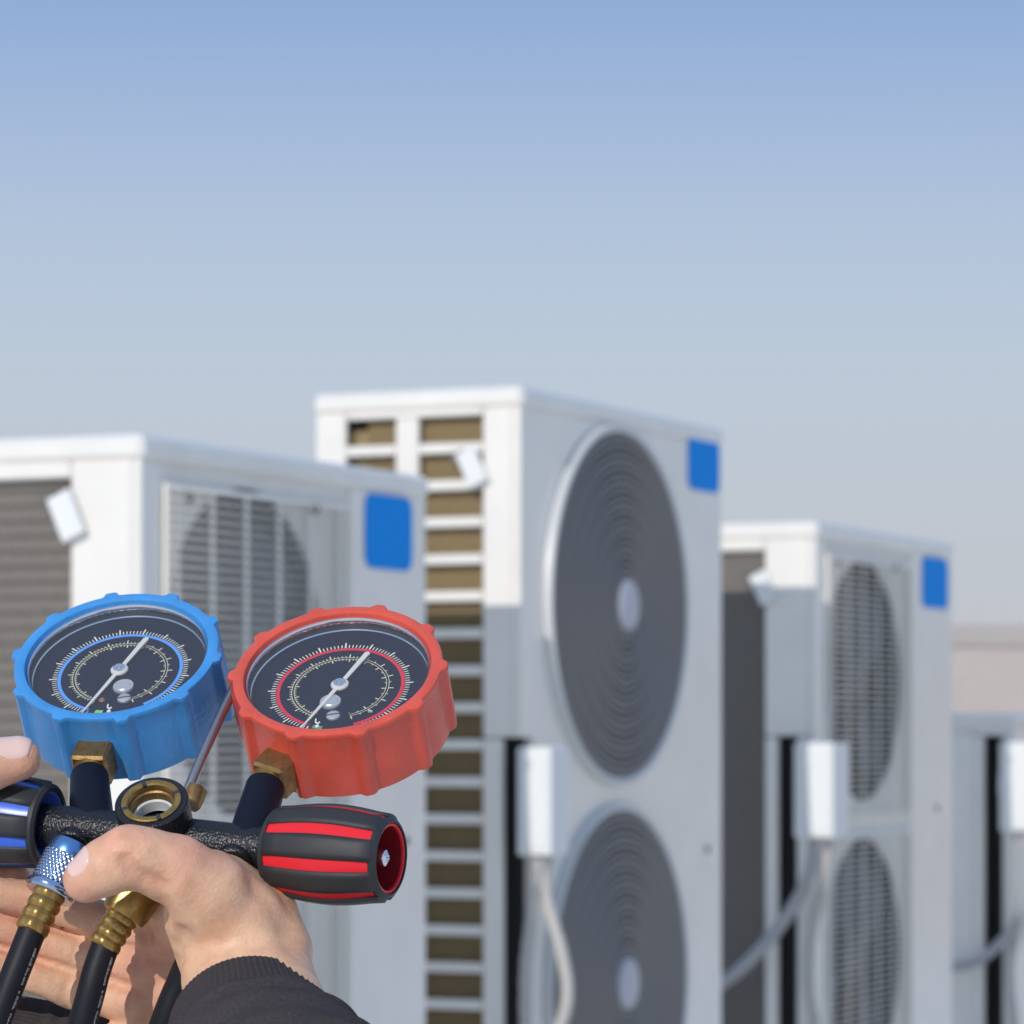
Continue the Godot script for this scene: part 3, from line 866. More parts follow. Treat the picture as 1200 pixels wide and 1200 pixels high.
func knob(parent: Node3D, base: Vector3, tip: Vector3, gloss: Material, label: String) -> void:
	var k := node("valve_knob", parent)
	k.set_meta("label", label)
	var xf := frame_y(base, tip - base, Vector3(0, 1, 0.35))
	var l := (tip - base).length()
	var mm := 0.001
	# glossy core with hollow skirt and dished end
	var core := [Vector2(9.5, 8) * mm, Vector2(11.6, 1.2) * mm, Vector2(12.2, 0.2) * mm, Vector2(13.0, 0.0) * mm]
	var shape := func(t: float) -> float: return lerpf(15.6, 15.2, t) + 2.9 * sin(PI * clampf(t * 0.95 + 0.02, 0, 1))
	for i in 15:
		var t := i / 14.0
		core.append(Vector2((shape.call(t) - 0.5) * mm, lerpf(0.0015, l - 0.0015, t)))
	core.append_array([Vector2(12.6 * mm, l - 0.0002), Vector2(12.0 * mm, l - 0.0004), Vector2(11.7 * mm, l - 0.0016), Vector2(11.8 * mm, l - 0.0126)])
	obj("core", lathe(core, 64, xf), gloss, k)
	obj("end_cup", lathe([Vector2(11.65 * mm, l - 0.0012), Vector2(11.2 * mm, l - 0.0105), Vector2(4.4 * mm, l - 0.0112), Vector2(0.0, l - 0.0112)], 48, xf), M.red_cup_shade if gloss == M.red_gloss else M.blue_cup_shade, k)  # recess shade is put into the colour of this cup
	var rim := []
	for p in [[13.0, -0.1], [13.1, 0.25], [13.6, 0.35], [14.7, -0.4], [15.35, -1.6], [15.2, -2.4]]:
		rim.append(Vector2(p[0] * mm, l + p[1] * mm))
	rim.reverse()
	obj("end_rim", lathe(rim, 64, xf), M.rubber, k)
	var rim2 := []
	for p in [[12.7, 0.6], [12.9, -0.7], [14.4, -0.8], [15.7, 0.2], [16.0, 2.0]]:
		rim2.append(Vector2(p[0], p[1]) * mm)
	obj("skirt_rim", lathe(rim2, 64, xf), M.rubber, k)
	for q in 8:
		var st := start()
		st.set_smooth_group(1)
		var a0 := TAU * (q + 0.5) / 8.0 - TAU / 16.0 + 0.105 + deg_to_rad(8.0)
		var a1 := a0 + TAU / 8.0 - 0.21 - 0.04
		var cols := 8
		var rows := 14
		var grid := []
		for i in rows + 1:
			var t := i / float(rows)
			var line := []
			for j in cols + 1:
				var s := j / float(cols)
				var edge := minf(minf(s, 1.0 - s) * cols, minf(t, 1.0 - t) * rows)
				var h := 0.35 * mm if edge > 0.5 else -0.6 * mm
				var y := lerpf(0.0012, l - 0.0008, t)
				if i == 1: y = lerpf(0.0012, l, 0.012)
				if i == rows - 1: y = l - 0.0018
				var sa := s
				if j == 1: sa = 0.035
				if j == cols - 1: sa = 0.965
				var a := lerpf(a0, a1, sa)
				var r: float = shape.call(t) * mm + h
				line.append(xf * Vector3(r * cos(a), y, r * sin(a)))
			grid.append(line)
		for i in rows:
			for j in cols:
				quad(st, grid[i][j], grid[i + 1][j], grid[i + 1][j + 1], grid[i][j + 1])
		obj("grip_pad", done(st), M.rubber, k)
	obj("end_screw", lathe([Vector2(0, l - 0.0018), Vector2(0.0006, l - 0.0028), Vector2(0.0014, l - 0.0012), Vector2(0.0030, l - 0.0020), Vector2(0.0036, l - 0.0036), Vector2(0.0036, l - 0.0114)].duplicate(), 24, xf, func(i, a): return 0.0), M.chrome, k)

func bar_at(x: float) -> Vector3:
	return at(x, 971.0 + (x - 80.0) * 0.105, 50.0 + (x - 105.0) * 0.109)

func manifold() -> void:
	var m := node("manifold_gauge_set")
	m.position = Vector3.ZERO
	tag(m, "black manifold with a blue and a red pressure gauge, held in the right hand", "gauge set")
	var b0 := bar_at(20)
	var b1 := bar_at(345)
	obj("manifold_bar", tube([b0, b0.lerp(b1, 0.25), b0.lerp(b1, 0.5), b0.lerp(b1, 0.75), b1], 0.0086, 0.0086, 40), M.cast, m)
	var blue_c := at(136, 767, 0)
	var red_c := at(395, 784, 30)
	gauge(m, blue_c, M.blue_boot, dial_texture(Color(0.10, 0.34, 0.85), -150, 150, -148, 166, 0.0), deg_to_rad(15.5), -149.0, false)
	gauge(m, red_c, M.red_boot, dial_texture(Color(0.72, 0.02, 0.05), -153, 158, -148, 166, 5.0), deg_to_rad(38.0), -146.0, true)
	# stems from the sockets to the bar
	for s in [[blue_c, deg_to_rad(15.5), 108.0], [red_c, deg_to_rad(38.0), 291.0]]:
		var e_up := N_DIAL.cross(E_RIGHT).normalized()
		var al: float = s[1]
		var out: Vector3 = (-e_up * cos(al) - E_RIGHT.normalized() * sin(al)).normalized()
		var top: Vector3 = s[0] - N_DIAL.normalized() * 0.0185 + out * 0.0515
		var foot := bar_at(s[2])
		var xf := frame_y(top, foot - top)
		var l := (foot - top).length()
		obj("stem", lathe([Vector2(0.0, -0.0005), Vector2(0.0060, -0.0005), Vector2(0.0070, 0.0002), Vector2(0.0074, 0.0016), Vector2(0.0082, l * 0.6), Vector2(0.0086, l)], 40, xf), M.stem, m)
	# sight glass on the bar
	var sn := Vector3(-0.10, 0.74, 0.66).normalized()
	var so := bar_at(187)
	var sx := frame_y(so, sn)
	var sg := node("sight_glass", m)
	obj("housing", lathe([Vector2(0.0128, -0.010), Vector2(0.0135, 0.0), Vector2(0.0139, 0.0165), Vector2(0.0138, 0.0182), Vector2(0.0132, 0.0188), Vector2(0.0116, 0.0188), Vector2(0.0112, 0.0180), Vector2(0.0110, 0.010)], 72, sx), M.cast, sg)
	obj("brass_ring", lathe([Vector2(0.0113, 0.0150), Vector2(0.0113, 0.0192), Vector2(0.0109, 0.0196), Vector2(0.0091, 0.0196), Vector2(0.0087, 0.0191), Vector2(0.0088, 0.0140)], 64, sx), M.brass, sg)
	obj("inner_ring", lathe([Vector2(0.0090, 0.0158), Vector2(0.0086, 0.0163), Vector2(0.0080, 0.0158), Vector2(0.0078, 0.0100)], 64, sx), M.brass_dark, sg)
	obj("seal", lathe([Vector2(0.0080, 0.0122), Vector2(0.0076, 0.0128), Vector2(0.0068, 0.0124), Vector2(0.0066, 0.0080)], 48, sx), M.seal, sg)
	obj("glass_well", lathe([Vector2(0.0, 0.0085), Vector2(0.0030, 0.0085), Vector2(0.0036, 0.0074), Vector2(0.0068, 0.0070)].duplicate(), 48, sx), M.chrome, sg)
	obj("well_wall", lathe([Vector2(0.0112, 0.0060), Vector2(0.0, 0.0058)], 32, sx), M.bezel, sg)
	for a in [0.35, 1.92, 3.50, 5.06]:
		obj("ring_notch", box(Vector3(-0.0008, 0.0184, -0.0114), Vector3(0.0008, 0.0198, -0.0085), 0.0002, sx * Transform3D(Basis(Vector3.UP, a), Vector3.ZERO)), M.bezel, sg)
	# ports for the hoses
	for p in [[94, Vector3(-0.22, -0.62, 0.75)], [182, Vector3(-0.22, -0.62, 0.75)], [280, Vector3(-0.12, -0.62, 0.77)]]:
		var xf := frame_y(bar_at(p[0]), p[1])
		obj("port", lathe([Vector2(0.0066, 0.0), Vector2(0.0066, 0.0086), Vector2(0.0074, 0.0088), Vector2(0.0076, 0.0100), Vector2(0.0070, 0.0108), Vector2(0.0052, 0.0110), Vector2(0.0052, 0.0170), Vector2(0.0, 0.0170)], 36, xf), M.cast, m)
	# knobs
	knob(m, bar_at(324), at(458, 1006, 92), M.red_gloss, "red and black knob with the screw showing")
	knob(m, at(57, 967, 45), at(-96, 949, 28), M.blue_gloss, "blue and black knob")
	# chrome hanging hook rising between the gauges
	var hk := node("hanging_hook", m)
	obj("wire_hook", tube(smooth_path([at(219, 932, 44), at(225, 915, 42), at(248, 862, 30), at(272, 812, 14), at(296, 770, -2), at(330, 748, -12), at(360, 760, -14), at(366, 790, -8)], 8), 0.0020, 0.0020, 16), M.steel, hk)
	obj("hook_nut", lathe([Vector2(0, -0.004), Vector2(0.0044, -0.004), Vector2(0.0047, 0.0), Vector2(0.0044, 0.004), Vector2(0, 0.004)], 6, frame_y(at(226, 934, 44), at(248, 880, 34) - at(226, 934, 44))), M.brass_dark, hk)

# ==================================================================== hoses
func hose(label: String, start_at: Vector3, end_at: Vector3, run: Array, coupling: String) -> void:
	var h := node("charging_hose")
	tag(h, label, "hose", "charging hoses hanging from the manifold")
	var ax := end_at - start_at
	var l := ax.length()
	var xf := frame_y(start_at, ax)
	var mm := 0.001
	var nut := l * 0.56
	if coupling == "blue":
		obj("collar", lathe([Vector2(0.0062, -0.0002), Vector2(0.0078, 0.0), Vector2(0.0083, 0.0008), Vector2(0.0084, nut * 0.26), Vector2(0.0083, nut * 0.28)], 48, xf), M.blue_metal, h)
		var prof := []
		for i in 19:
			prof.append(Vector2(0.0083, nut * lerpf(0.28, 0.84, i / 18.0)))
		var kn := func(i, a):
			var u: float = fposmod(a * 30.0 / TAU + i * 0.25, 1.0)
			var v: float = fposmod(a * 30.0 / TAU - i * 0.25, 1.0)
			return 0.00055 * (minf(minf(u, 1.0 - u), minf(v, 1.0 - v)) * 4.0 - 0.6)
		obj("knurled_nut", lathe(prof, 180, xf, kn), M.steel_blue, h)
		obj("flange", lathe([Vector2(0.0080, nut * 0.84), Vector2(0.0094, nut * 0.86), Vector2(0.0100, nut * 0.91), Vector2(0.0100, nut * 0.98), Vector2(0.0093, nut * 1.03), Vector2(0.0060, nut * 1.035)], 48, xf), M.steel_blue, h)
	else:
		var hex := lathe([Vector2(0.0055, nut * 0.1), Vector2(0.0086, nut * 0.12), Vector2(0.0092, nut * 0.2), Vector2(0.0092, nut * 0.82), Vector2(0.0084, nut * 0.98), Vector2(0.0060, nut * 1.03)], 72, xf, func(i, a): return -0.0006 * absf(sin(a * 3.0)) if i > 0 else 0.0)
		obj("brass_nut", hex, M.brass, h)
	# crimped ferrule
	var fp := [Vector2(0.0040, nut * 0.9)]
	for i in 33:
		var t := i / 32.0
		fp.append(Vector2((5.55 + 0.75 * absf(sin(t * PI * 4.0)) + (0.25 if t > 0.93 else 0.0)) * mm, lerpf(nut * 0.92, l, t)))
	fp.append(Vector2(0.0048, l + 0.0004))
	obj("ferrule", lathe(fp, 48, xf, func(i, a): return 0.00022 * cos(a * 8.0) if i > 0 and i < 33 else 0.0), M.brass, h)
	var pts := [end_at - ax.normalized() * 0.004]
	pts.append_array(run)
	var sp := smooth_path(pts, 10)
	obj("rubber_hose", tube(sp, 0.0053, 0.0054, 28), M.hose, h)
	# worn print line along the hose
	var rng := RandomNumberGenerator.new()
	rng.seed = 77
	var st := start()
	st.set_smooth_group(-1)
	for i in range(6, sp.size() - 2):
		var p: Vector3 = sp[i]
		var t: Vector3 = (sp[i + 1] - p).normalized()
		var n := (Vector3(0.86, 0.12, 0.50) - t * t.dot(Vector3(0.86, 0.12, 0.50))).normalized()
		for s in 4:
			if rng.randf() < 0.55:
				add_box(st, Vector3(-0.0005, 0.0, -0.0001), Vector3(rng.randf_range(-0.0001, 0.0006), rng.randf_range(0.0006, 0.0012), 0.0001), 0.00002, Transform3D(Basis(t.cross(n).normalized() * -1.0, t, n).orthonormalized(), p.lerp(sp[i + 1], s / 4.0) + n * 0.00532))
	obj("worn_print", done(st), M.hose_print, h, true)

func hoses() -> void:
	hose("black hose on a blue knurled coupling under the blue knob, at the left edge", at(86, 990, 62), at(36, 1092, 74), [at(22, 1130, 77), at(8, 1166, 79), at(-10, 1215, 80), at(-36, 1300, 78), at(-60, 1400, 60), at(-60, 1560, 30)], "blue")
	hose("black hose on a plain brass nut, between the fingers and the thumb", at(172, 1030, 66), at(120, 1110, 72), [at(114, 1135, 74), at(106, 1165, 75), at(94, 1210, 74), at(74, 1300, 70), at(60, 1400, 55), at(70, 1560, 30)], "brass")
	hose("black hose coming out under the wrist beside the sleeve cuff", at(271, 1016, 78), at(248, 1068, 72), [at(232, 1106, 66), at(212, 1150, 60), at(192, 1200, 58), at(160, 1300, 50), at(130, 1400, 40), at(110, 1560, 20)], "brass")

# ==================================================================== the person
func capsule(p: Vector3, b: Array) -> float:
	var a: Vector3 = b[0]
	var ab: Vector3 = b[1] - a
	var t := clampf((p - a).dot(ab) / maxf(ab.length_squared(), 1e-12), 0.0, 1.0)
	return (p - a - ab * t).length() - lerpf(b[2], b[3], t)

func field_at(p: Vector3, bones: Array, k: float) -> float:
	var s := 0.0
	for b in bones:
		var d := capsule(p, b)
		if d < 8.0 / k:
			s += exp(-d * k)
	return 1.0 if s <= 0.0 else -log(s) / k

# bones: [from, to, radius, radius]; creases: [from, to, width, depth]. The field is meshed as surface nets.
func body_mesh(bones: Array, creases: Array, cell: float, k: float, tone) -> ArrayMesh:
	var lo := Vector3.ONE * 1e9
	var hi := -lo
	for b in bones:
		for e in 2:
			var r: float = b[2 + e] + 0.008
			lo = lo.min(b[e] - Vector3.ONE * r)
			hi = hi.max(b[e] + Vector3.ONE * r)
	var nx := int((hi.x - lo.x) / cell) + 2
	var ny := int((hi.y - lo.y) / cell) + 2
	var nz := int((hi.z - lo.z) / cell) + 2
	var acc := PackedFloat32Array()
	acc.resize(nx * ny * nz)
	var reach := 6.0 / k
	for b in bones:
		var a: Vector3 = b[0]
		var ab: Vector3 = b[1] - a
		var inv := 1.0 / maxf(ab.length_squared(), 1e-12)
		var ra: float = b[2]
		var rb: float = b[3]
		var m := maxf(ra, rb) + reach
		var b0 := a.min(b[1]) - Vector3.ONE * m - lo
		var b1 := a.max(b[1]) + Vector3.ONE * m - lo
		for z in range(maxi(0, int(b0.z / cell)), mini(nz, int(b1.z / cell) + 2)):
			for y in range(maxi(0, int(b0.y / cell)), mini(ny, int(b1.y / cell) + 2)):
				var row := (z * ny + y) * nx
				for x in range(maxi(0, int(b0.x / cell)), mini(nx, int(b1.x / cell) + 2)):
					var p := lo + Vector3(x, y, z) * cell - a
					var t := clampf(p.dot(ab) * inv, 0.0, 1.0)
					var d := (p - ab * t).length() - lerpf(ra, rb, t)
					if d < reach:
						acc[row + x] += exp(-d * k)
	for i in acc.size():
		acc[i] = 0.02 if acc[i] <= 0.0 else -log(acc[i]) / k
	var dent := PackedFloat32Array()
	dent.resize(acc.size())
	for c in creases:
		var a: Vector3 = c[0]
		var ab: Vector3 = c[1] - a
		var inv := 1.0 / maxf(ab.length_squared(), 1e-12)
		var w: float = c[2]
		var m := w * 2.2
		var b0 := a.min(c[1]) - Vector3.ONE * m - lo
		var b1 := a.max(c[1]) + Vector3.ONE * m - lo
		for z in range(maxi(0, int(b0.z / cell)), mini(nz, int(b1.z / cell) + 2)):
			for y in range(maxi(0, int(b0.y / cell)), mini(ny, int(b1.y / cell) + 2)):
				for x in range(maxi(0, int(b0.x / cell)), mini(nx, int(b1.x / cell) + 2)):
					var p := lo + Vector3(x, y, z) * cell - a
					var t := clampf(p.dot(ab) * inv, 0.0, 1.0)
					var d := (p - ab * t).length() / w
					if d < 2.2:
						var at_ := (z * ny + y) * nx + x
						dent[at_] = maxf(dent[at_], c[3] * exp(-d * d))
	for i in acc.size():
		acc[i] += dent[i]
	# surface nets
	var vid := PackedInt32Array()
	vid.resize(nx * ny * nz)
	vid.fill(-1)
	var pos := PackedVector3Array()
	var nor := PackedVector3Array()
	var col := PackedColorArray()
	var step := [1, nx, nx * ny]
	var corners := [0, 1, nx, nx + 1, nx * ny, nx * ny + 1, nx * ny + nx, nx * ny + nx + 1]
	var offs := [Vector3(0, 0, 0), Vector3(1, 0, 0), Vector3(0, 1, 0), Vector3(1, 1, 0), Vector3(0, 0, 1), Vector3(1, 0, 1), Vector3(0, 1, 1), Vector3(1, 1, 1)]
	var edges := [[0, 1], [2, 3], [4, 5], [6, 7], [0, 2], [1, 3], [4, 6], [5, 7], [0, 4], [1, 5], [2, 6], [3, 7]]
	for z in nz - 1:
		for y in ny - 1:
			var row := (z * ny + y) * nx
			for x in nx - 1:
				var i := row + x
				var v0 := acc[i]
				if absf(v0) > cell * 3.2:
					continue
				var inside := 0
				var v := [0.0, 0.0, 0.0, 0.0, 0.0, 0.0, 0.0, 0.0]
				for q in 8:
					v[q] = acc[i + corners[q]]
					if v[q] < 0.0:
						inside += 1
				if inside == 0 or inside == 8:
					continue
				var sum := Vector3.ZERO
				var cnt := 0
				for e in edges:
					var f0: float = v[e[0]]
					var f1: float = v[e[1]]
					if (f0 < 0.0) != (f1 < 0.0):
						sum += (offs[e[0]] as Vector3).lerp(offs[e[1]], f0 / (f0 - f1))
						cnt += 1
				sum /= cnt
				vid[i] = pos.size()
				var p := lo + (Vector3(x, y, z) + sum) * cell
				pos.append(p)
				var g := Vector3(v[1] + v[3] + v[5] + v[7] - v[0] - v[2] - v[4] - v[6], v[2] + v[3] + v[6] + v[7] - v[0] - v[1] - v[4] - v[5], v[4] + v[5] + v[6] + v[7] - v[0] - v[1] - v[2] - v[3])
				nor.append(g.normalized())
				col.append(tone.call(p))
	var idx := PackedInt32Array()
	for z in range(1, nz - 1):
		for y in range(1, ny - 1):
			for x in range(1, nx - 1):
				var i := (z * ny + y) * nx + x
				if vid[i] < 0:
					continue
				for ax in 3:
					var s0 := acc[i]
					var s1 := acc[i + step[ax]]
					if (s0 < 0.0) == (s1 < 0.0):
						continue
					var u: int = step[(ax + 1) % 3]
					var w: int = step[(ax + 2) % 3]
					var q := [vid[i], vid[i - u], vid[i - u - w], vid[i - w]]
					if q.min() < 0:
						continue
					if s0 < 0.0:
						idx.append_array(PackedInt32Array([q[0], q[2], q[1], q[0], q[3], q[2]]))
					else:
						idx.append_array(PackedInt32Array([q[0], q[1], q[2], q[0], q[2], q[3]]))
	# smooth the vertices a little, then the normals
	for pass_ in 1:
		var sums := PackedVector3Array()
		sums.resize(pos.size())
		var cnts := PackedInt32Array()
		cnts.resize(pos.size())
		for t in range(0, idx.size(), 3):
			for e in 3:
				var a := idx[t + e]
				var b := idx[t + (e + 1) % 3]
				sums[a] += pos[b]
				cnts[a] += 1
				sums[b] += pos[a]
				cnts[b] += 1
		for i in pos.size():
			if cnts[i] > 0:
				pos[i] = pos[i].lerp(sums[i] / cnts[i], 0.45)
	var fresh := PackedVector3Array()
	fresh.resize(pos.size())
	for t in range(0, idx.size(), 3):
		var fn := (pos[idx[t + 1]] - pos[idx[t]]).cross(pos[idx[t + 2]] - pos[idx[t]])
		for e in 3:
			fresh[idx[t + e]] += fn
	for i in pos.size():
		var f := fresh[i].normalized()
		if f.dot(nor[i]) < 0.0:
			f = -f
		nor[i] = f
	var arrays := []
	arrays.resize(Mesh.ARRAY_MAX)
	arrays[Mesh.ARRAY_VERTEX] = pos
	arrays[Mesh.ARRAY_NORMAL] = nor
	arrays[Mesh.ARRAY_COLOR] = col
	arrays[Mesh.ARRAY_INDEX] = idx
	var mesh := ArrayMesh.new()
	mesh.add_surface_from_arrays(Mesh.PRIMITIVE_TRIANGLES, arrays)
	return mesh

func chain(bones: Array, pts: Array) -> void:      # pts: [x, y, t, radius in mm]
	for i in pts.size() - 1:
		bones.append([at(pts[i][0], pts[i][1], pts[i][2]), at(pts[i + 1][0], pts[i + 1][1], pts[i + 1][2]), pts[i][3] / 1000.0, pts[i + 1][3] / 1000.0])

# a fold drawn through image points, laid on the side of the hand that faces the camera
func fold(out: Array, bones: Array, k: float, pts: Array, width: float, depth: float) -> void:
	var last = null
	for i in pts.size() - 1:
		for q in 5:
			var x := lerpf(pts[i][0], pts[i + 1][0], q / 4.0)
			var y := lerpf(pts[i][1], pts[i + 1][1], q / 4.0)
			var t := 135.0
			while t > 10.0 and field_at(at(x, y, t), bones, k) > 0.0:
				t -= 1.0
			if t <= 10.0:
				last = null
				continue
			var p := at(x, y, t)
			if last != null and (p - last).length() < 0.012:
				out.append([last, p, width, depth])
			last = p

func nail_mesh(bones: Array, k: float, c: Vector3, along: Vector3, out: Vector3, length: float, width: float) -> ArrayMesh:
	out = out.normalized()
	along = (along - out * along.dot(out)).normalized()
	var side := along.cross(out)
	var n := 14
	var grid := []
	for i in n + 1:
		var line := []
		for j in n + 1:
			var u := (i * 2.0 / n - 1.0)
			var v := (j * 2.0 / n - 1.0)
			# a rounded oblong
			var q := Vector2(u * sqrt(1.0 - 0.36 * v * v), v * sqrt(1.0 - 0.36 * u * u))
			var p := c + along * q.x * length * 0.5 + side * q.y * width * 0.5 + out * (0.002 - 0.0035 * q.y * q.y)
			var dir := out
			for s in 14:
				var f := field_at(p, bones, k)
				var e := 0.0004
				var gr := Vector3(field_at(p + Vector3(e, 0, 0), bones, k) - f, field_at(p + Vector3(0, e, 0), bones, k) - f, field_at(p + Vector3(0, 0, e), bones, k) - f)
				dir = gr.normalized() if gr.length() > 1e-7 else out
				p -= dir * clampf(f, -0.002, 0.002)
			var edge := maxf(absf(u), absf(v))
			line.append(p + dir * (0.00022 if edge < 0.97 else -0.0005))
		grid.append(line)
	var st := start()
	st.set_smooth_group(1)
	for i in n:
		for j in n:
			quad(st, grid[i][j], grid[i][j + 1], grid[i + 1][j + 1], grid[i + 1][j])
	return done(st)

func sleeve_mesh(pts: Array, r0: float, r1: float, flat: float) -> ArrayMesh:
	var sp := smooth_path(pts, 14)
	var count := sp.size()
	var rib := func(i, a):
		var t: float = float(i) / (count - 1)
		var e := 0.0
		if t < 0.34:
			e = 0.00018 * cos(a * 92.0) * smoothstep(0.0, 0.06, t) - 0.0016 * smoothstep(0.05, 0.0, t)
		else:
			e = 0.0012 * sin(a * 3.0 + i * 0.9) + 0.0008 * sin(a * 5.0 - i * 1.7)
			e += 0.003 * smoothstep(0.34, 0.40, t)
		return e + flat * cos(a * 2.0)
	var st := start()
	add_tube(st, sp, r0, r1, 460, false, rib)
	# turned-in lip at the cuff
	add_tube(st, [sp[0] + (sp[1] - sp[0]) * 0.02, sp[0] + (sp[1] - sp[0]) * 1.2], r0 - 0.0034, r0 - 0.004, 92, false, func(_i, a): return flat * cos(a * 2.0))
	return done(st)

func person() -> void:
	var who := node("person")
	tag(who, "person in a dark ribbed sleeve holding the gauge set with both hands", "person")
	var tone_noise := FastNoiseLite.new()
	tone_noise.seed = 4
	tone_noise.frequency = 55.0
	tone_noise.fractal_octaves = 3
	var skin := Color(0.82, 0.52, 0.33)
	var pink := Color(0.78, 0.40, 0.265)
	var red_spots := [[at(150, 985, 112), 0.012], [at(92, 1030, 108), 0.011], [at(206, 1010, 106), 0.014], [at(20, 890, 58), 0.012], [at(40, 1060, 38), 0.012], [at(20, 1092, 36), 0.012], [at(180, 1100, 48), 0.014], [at(168, 1138, 44), 0.014], [at(8, 1034, 30), 0.010]]
	var tone := func(p: Vector3) -> Color:
		var a: float = tone_noise.get_noise_3dv(p) * 0.5 + 0.5
		var blush := 0.0
		for s in red_spots:
			blush = maxf(blush, exp(-pow((p - s[0]).length() / s[1], 2.0)))
		var c := skin.lerp(pink, clampf(a * 0.8 - 0.1 + blush * 0.95, 0, 1))
		return c * (0.93 + 0.13 * tone_noise.get_noise_3dv(p * 2.7 + Vector3.ONE) + 0.07 * tone_noise.get_noise_3dv(p * 9.0))
	# ---- right hand: palm to the camera, fingers to the left behind the hoses, thumb across the front
	var k := 900.0
	var R := []
	chain(R, [[236, 1096, 56, 11], [182, 1102, 43, 8.4], [116, 1078, 34, 7.2], [42, 1054, 37, 7.0], [-12, 1046, 43, 6.2]])
	chain(R, [[240, 1124, 52, 11], [172, 1138, 40, 8.2], [94, 1119, 31, 7.0], [12, 1090, 34, 6.9], [-34, 1080, 41, 6.2]])
	chain(R, [[240, 1150, 50, 11], [162, 1177, 39, 8.0], [86, 1161, 31, 6.9], [14, 1134, 35, 6.6], [-24, 1126, 41, 6.0]])
	chain(R, [[244, 1178, 50, 11], [176, 1216, 40, 7.4], [128, 1222, 38, 6.2], [100, 1222, 44, 5.8]])
	chain(R, [[236, 1096, 56, 11], [200, 1066, 56, 10], [176, 1062, 48, 8]])
	chain(R, [[200, 1116, 36, 7], [116, 1099, 22, 5.5], [60, 1086, 24, 5.2], [-10, 1066, 30, 5]])
	chain(R, [[190, 1164, 34, 7], [110, 1143, 22, 5.5], [40, 1124, 24, 5.2], [-20, 1104, 30, 5]])
	# thumb
	chain(R, [[292, 1106, 84, 17.0], [244, 1050, 97, 15.4], [206, 1021, 104, 12.9], [174, 1008, 108, 10.9], [151, 1004, 110, 11.0], [124, 1016, 109, 9.9], [101, 1031, 107, 8.5]])
	# heel of the thumb, back of the hand, wrist
	chain(R, [[240, 1072, 88, 15.5], [262, 1110, 82, 17.5], [285, 1150, 88, 18.5]])
	chain(R, [[262, 1042, 82, 13], [304, 1074, 76, 13.8], [322, 1114, 84, 13.8]])
	chain(R, [[246, 1034, 90, 12], [284, 1082, 90, 15.5], [296, 1130, 92, 17]])
	chain(R, [[236, 1110, 54, 11], [290, 1120, 66, 15]])
	chain(R, [[236, 1160, 50, 11], [290, 1140, 70, 14]])
	chain(R, [[272, 1150, 92, 18.5], [296, 1215, 122, 19], [318, 1290, 165, 22], [345, 1400, 240, 26]])
	chain(R, [[310, 1122, 86, 16], [322, 1190, 116, 19], [350, 1270, 160, 22], [375, 1380, 235, 25]])
	var cr := []
	# folds: under the thumb joint, over its knuckle, finger joints, heel of the palm
	fold(cr, R, k, [[147, 1010], [156, 1021], [168, 1029], [183, 1036], [190, 1040]], 0.0024, 0.0062)
	fold(cr, R, k, [[182, 1038], [190, 1056], [192, 1078]], 0.0034, 0.0022)
	fold(cr, R, k, [[136, 982], [146, 994], [150, 1006]], 0.0016, 0.0009)
	fold(cr, R, k, [[143, 977], [154, 990], [157, 1002]], 0.0016, 0.0009)
	fold(cr, R, k, [[150, 973], [162, 988], [164, 1000]], 0.0016, 0.0008)
	fold(cr, R, k, [[108, 1002], [124, 1012], [128, 1024]], 0.0021, 0.0005)
	fold(cr, R, k, [[182, 1006], [196, 1016], [202, 1030]], 0.0039, 0.0009)
	for c in [[120, 1056, 112, 1100], [116, 1057, 108, 1099], [98, 1098, 90, 1140], [94, 1098, 86, 1140], [88, 1140, 78, 1182], [84, 1140, 74, 1182], [178, 1082, 170, 1124], [168, 1118, 156, 1160], [160, 1156, 148, 1196], [62, 1040, 54, 1078], [36, 1082, 26, 1116], [32, 1122, 24, 1156]]:
		fold(cr, R, k, [[c[0], c[1]], [(c[0] + c[2]) * 0.5 - 2, (c[1] + c[3]) * 0.5], [c[2], c[3]]], 0.0018, 0.0012)
	fold(cr, R, k, [[216, 1092], [200, 1130], [184, 1160], [176, 1200]], 0.0029, 0.0025)
	fold(cr, R, k, [[212, 1122], [190, 1140], [172, 1180]], 0.0023, 0.0016)
	# where the fingers lie against each other
	fold(cr, R, k, [[-20, 1062], [0, 1068], [30, 1078], [65, 1089], [115, 1100], [156, 1111], [192, 1127]], 0.0016, 0.0026)
	fold(cr, R, k, [[-20, 1104], [0, 1110], [45, 1125], [100, 1140], [135, 1149], [168, 1164], [190, 1172]], 0.0016, 0.0026)
	# wrist tendons
	fold(cr, R, k, [[300, 1040], [326, 1072], [342, 1112]], 0.0059, 0.0017)
	var right := obj("hand", body_mesh(R, cr, 0.0014, k, tone), M.skin, who)
	right.set_meta("label", "right hand with its thumb pressed on the blue coupling")
	obj("nail", nail_mesh(R, k, at(96, 1014, 112), at(88, 1032, 108) - at(116, 1012, 110), Vector3(-0.60, 0.72, 0.36), 0.0120, 0.0105), M.nail, right)
	# ---- left hand: thumb on top of the blue knob, a fingertip below it
	var L := []
	chain(L, [[-230, 1060, 40, 16], [-160, 985, 52, 13.5], [-70, 915, 58, 11], [-20, 898, 58, 10], [22, 889, 56, 8.4]])
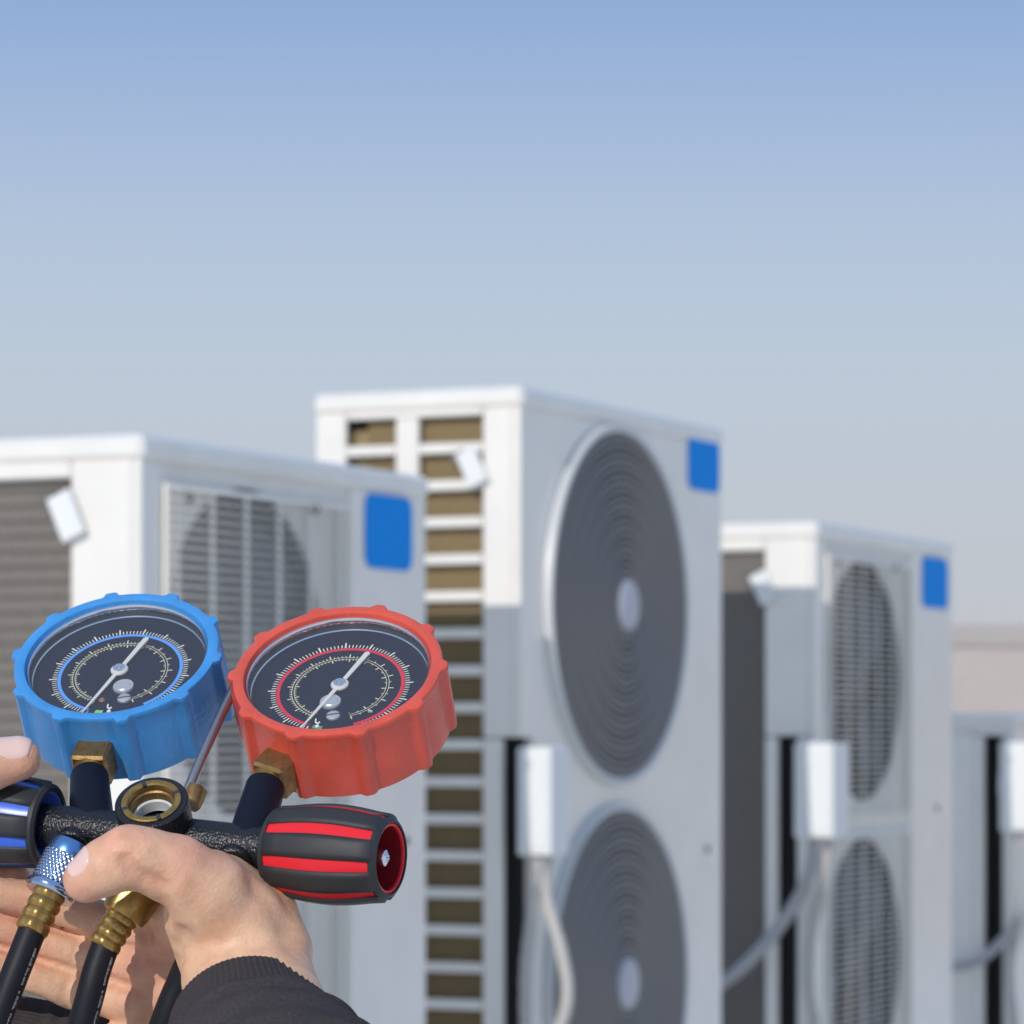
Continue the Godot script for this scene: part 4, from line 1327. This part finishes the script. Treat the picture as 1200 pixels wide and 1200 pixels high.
	chain(L, [[-200, 1010, 0, 11], [-150, 985, -14, 9.5], [-80, 1010, -2, 8.5], [-20, 1032, 20, 8.0], [16, 1032, 30, 7.2]])
	chain(L, [[-215, 1045, 0, 11], [-175, 1030, -16, 9.5], [-110, 1060, -4, 8.5], [-70, 1062, 18, 7.6], [-40, 1050, 32, 7.0]])
	chain(L, [[-225, 1080, 4, 11], [-200, 1075, -12, 9], [-150, 1095, 2, 8], [-120, 1080, 24, 7], [-105, 1060, 34, 6.5]])
	chain(L, [[-235, 1110, 8, 10], [-220, 1120, 0, 8], [-185, 1125, 12, 7], [-165, 1105, 26, 6]])
	chain(L, [[-200, 1010, 4, 13], [-190, 1100, 20, 17], [-150, 1190, 18, 18]])
	chain(L, [[-225, 1080, 6, 13], [-200, 1130, 20, 17], [-150, 1190, 18, 18]])
	chain(L, [[-230, 1060, 36, 15], [-190, 1130, 26, 17], [-150, 1190, 16, 18], [-60, 1245, 4, 19], [60, 1290, 0, 21], [160, 1330, -2, 23]])
	var cl := []
	for x in [-4.0, 1.0, 7.0]:
		fold(cl, L, k, [[x, 1014], [x - 3, 1030], [x - 1, 1048]], 0.0017, 0.0011)
	fold(cl, L, k, [[-40, 878], [-44, 900], [-40, 922]], 0.0026, 0.0012)
	var left := obj("hand", body_mesh(L, cl, 0.0018, k, tone), M.skin, who)
	left.set_meta("label", "left hand with its thumb on top of the blue knob")
	obj("nail", nail_mesh(L, k, at(16, 878, 60), Vector3(1, 0.10, 0), Vector3(0.05, 0.86, 0.50), 0.0150, 0.0125), M.nail, left)
	# ---- sleeves
	var s1 := obj("sleeve", sleeve_mesh([at(294, 1199, 104), at(298, 1228, 120), at(308, 1268, 145), at(350, 1330, 195), at(380, 1420, 260), at(420, 1560, 360)], 0.0288, 0.045, 0.0), M.knit, who)
	s1.set_meta("label", "dark grey ribbed cuff of the right sleeve")
	obj("sleeve", sleeve_mesh([at(-70, 1243, 4), at(-20, 1262, 2), at(40, 1283, 0), at(120, 1315, -2), at(210, 1390, -2), at(300, 1560, 0)], 0.031, 0.046, 0.0), M.knit, who)
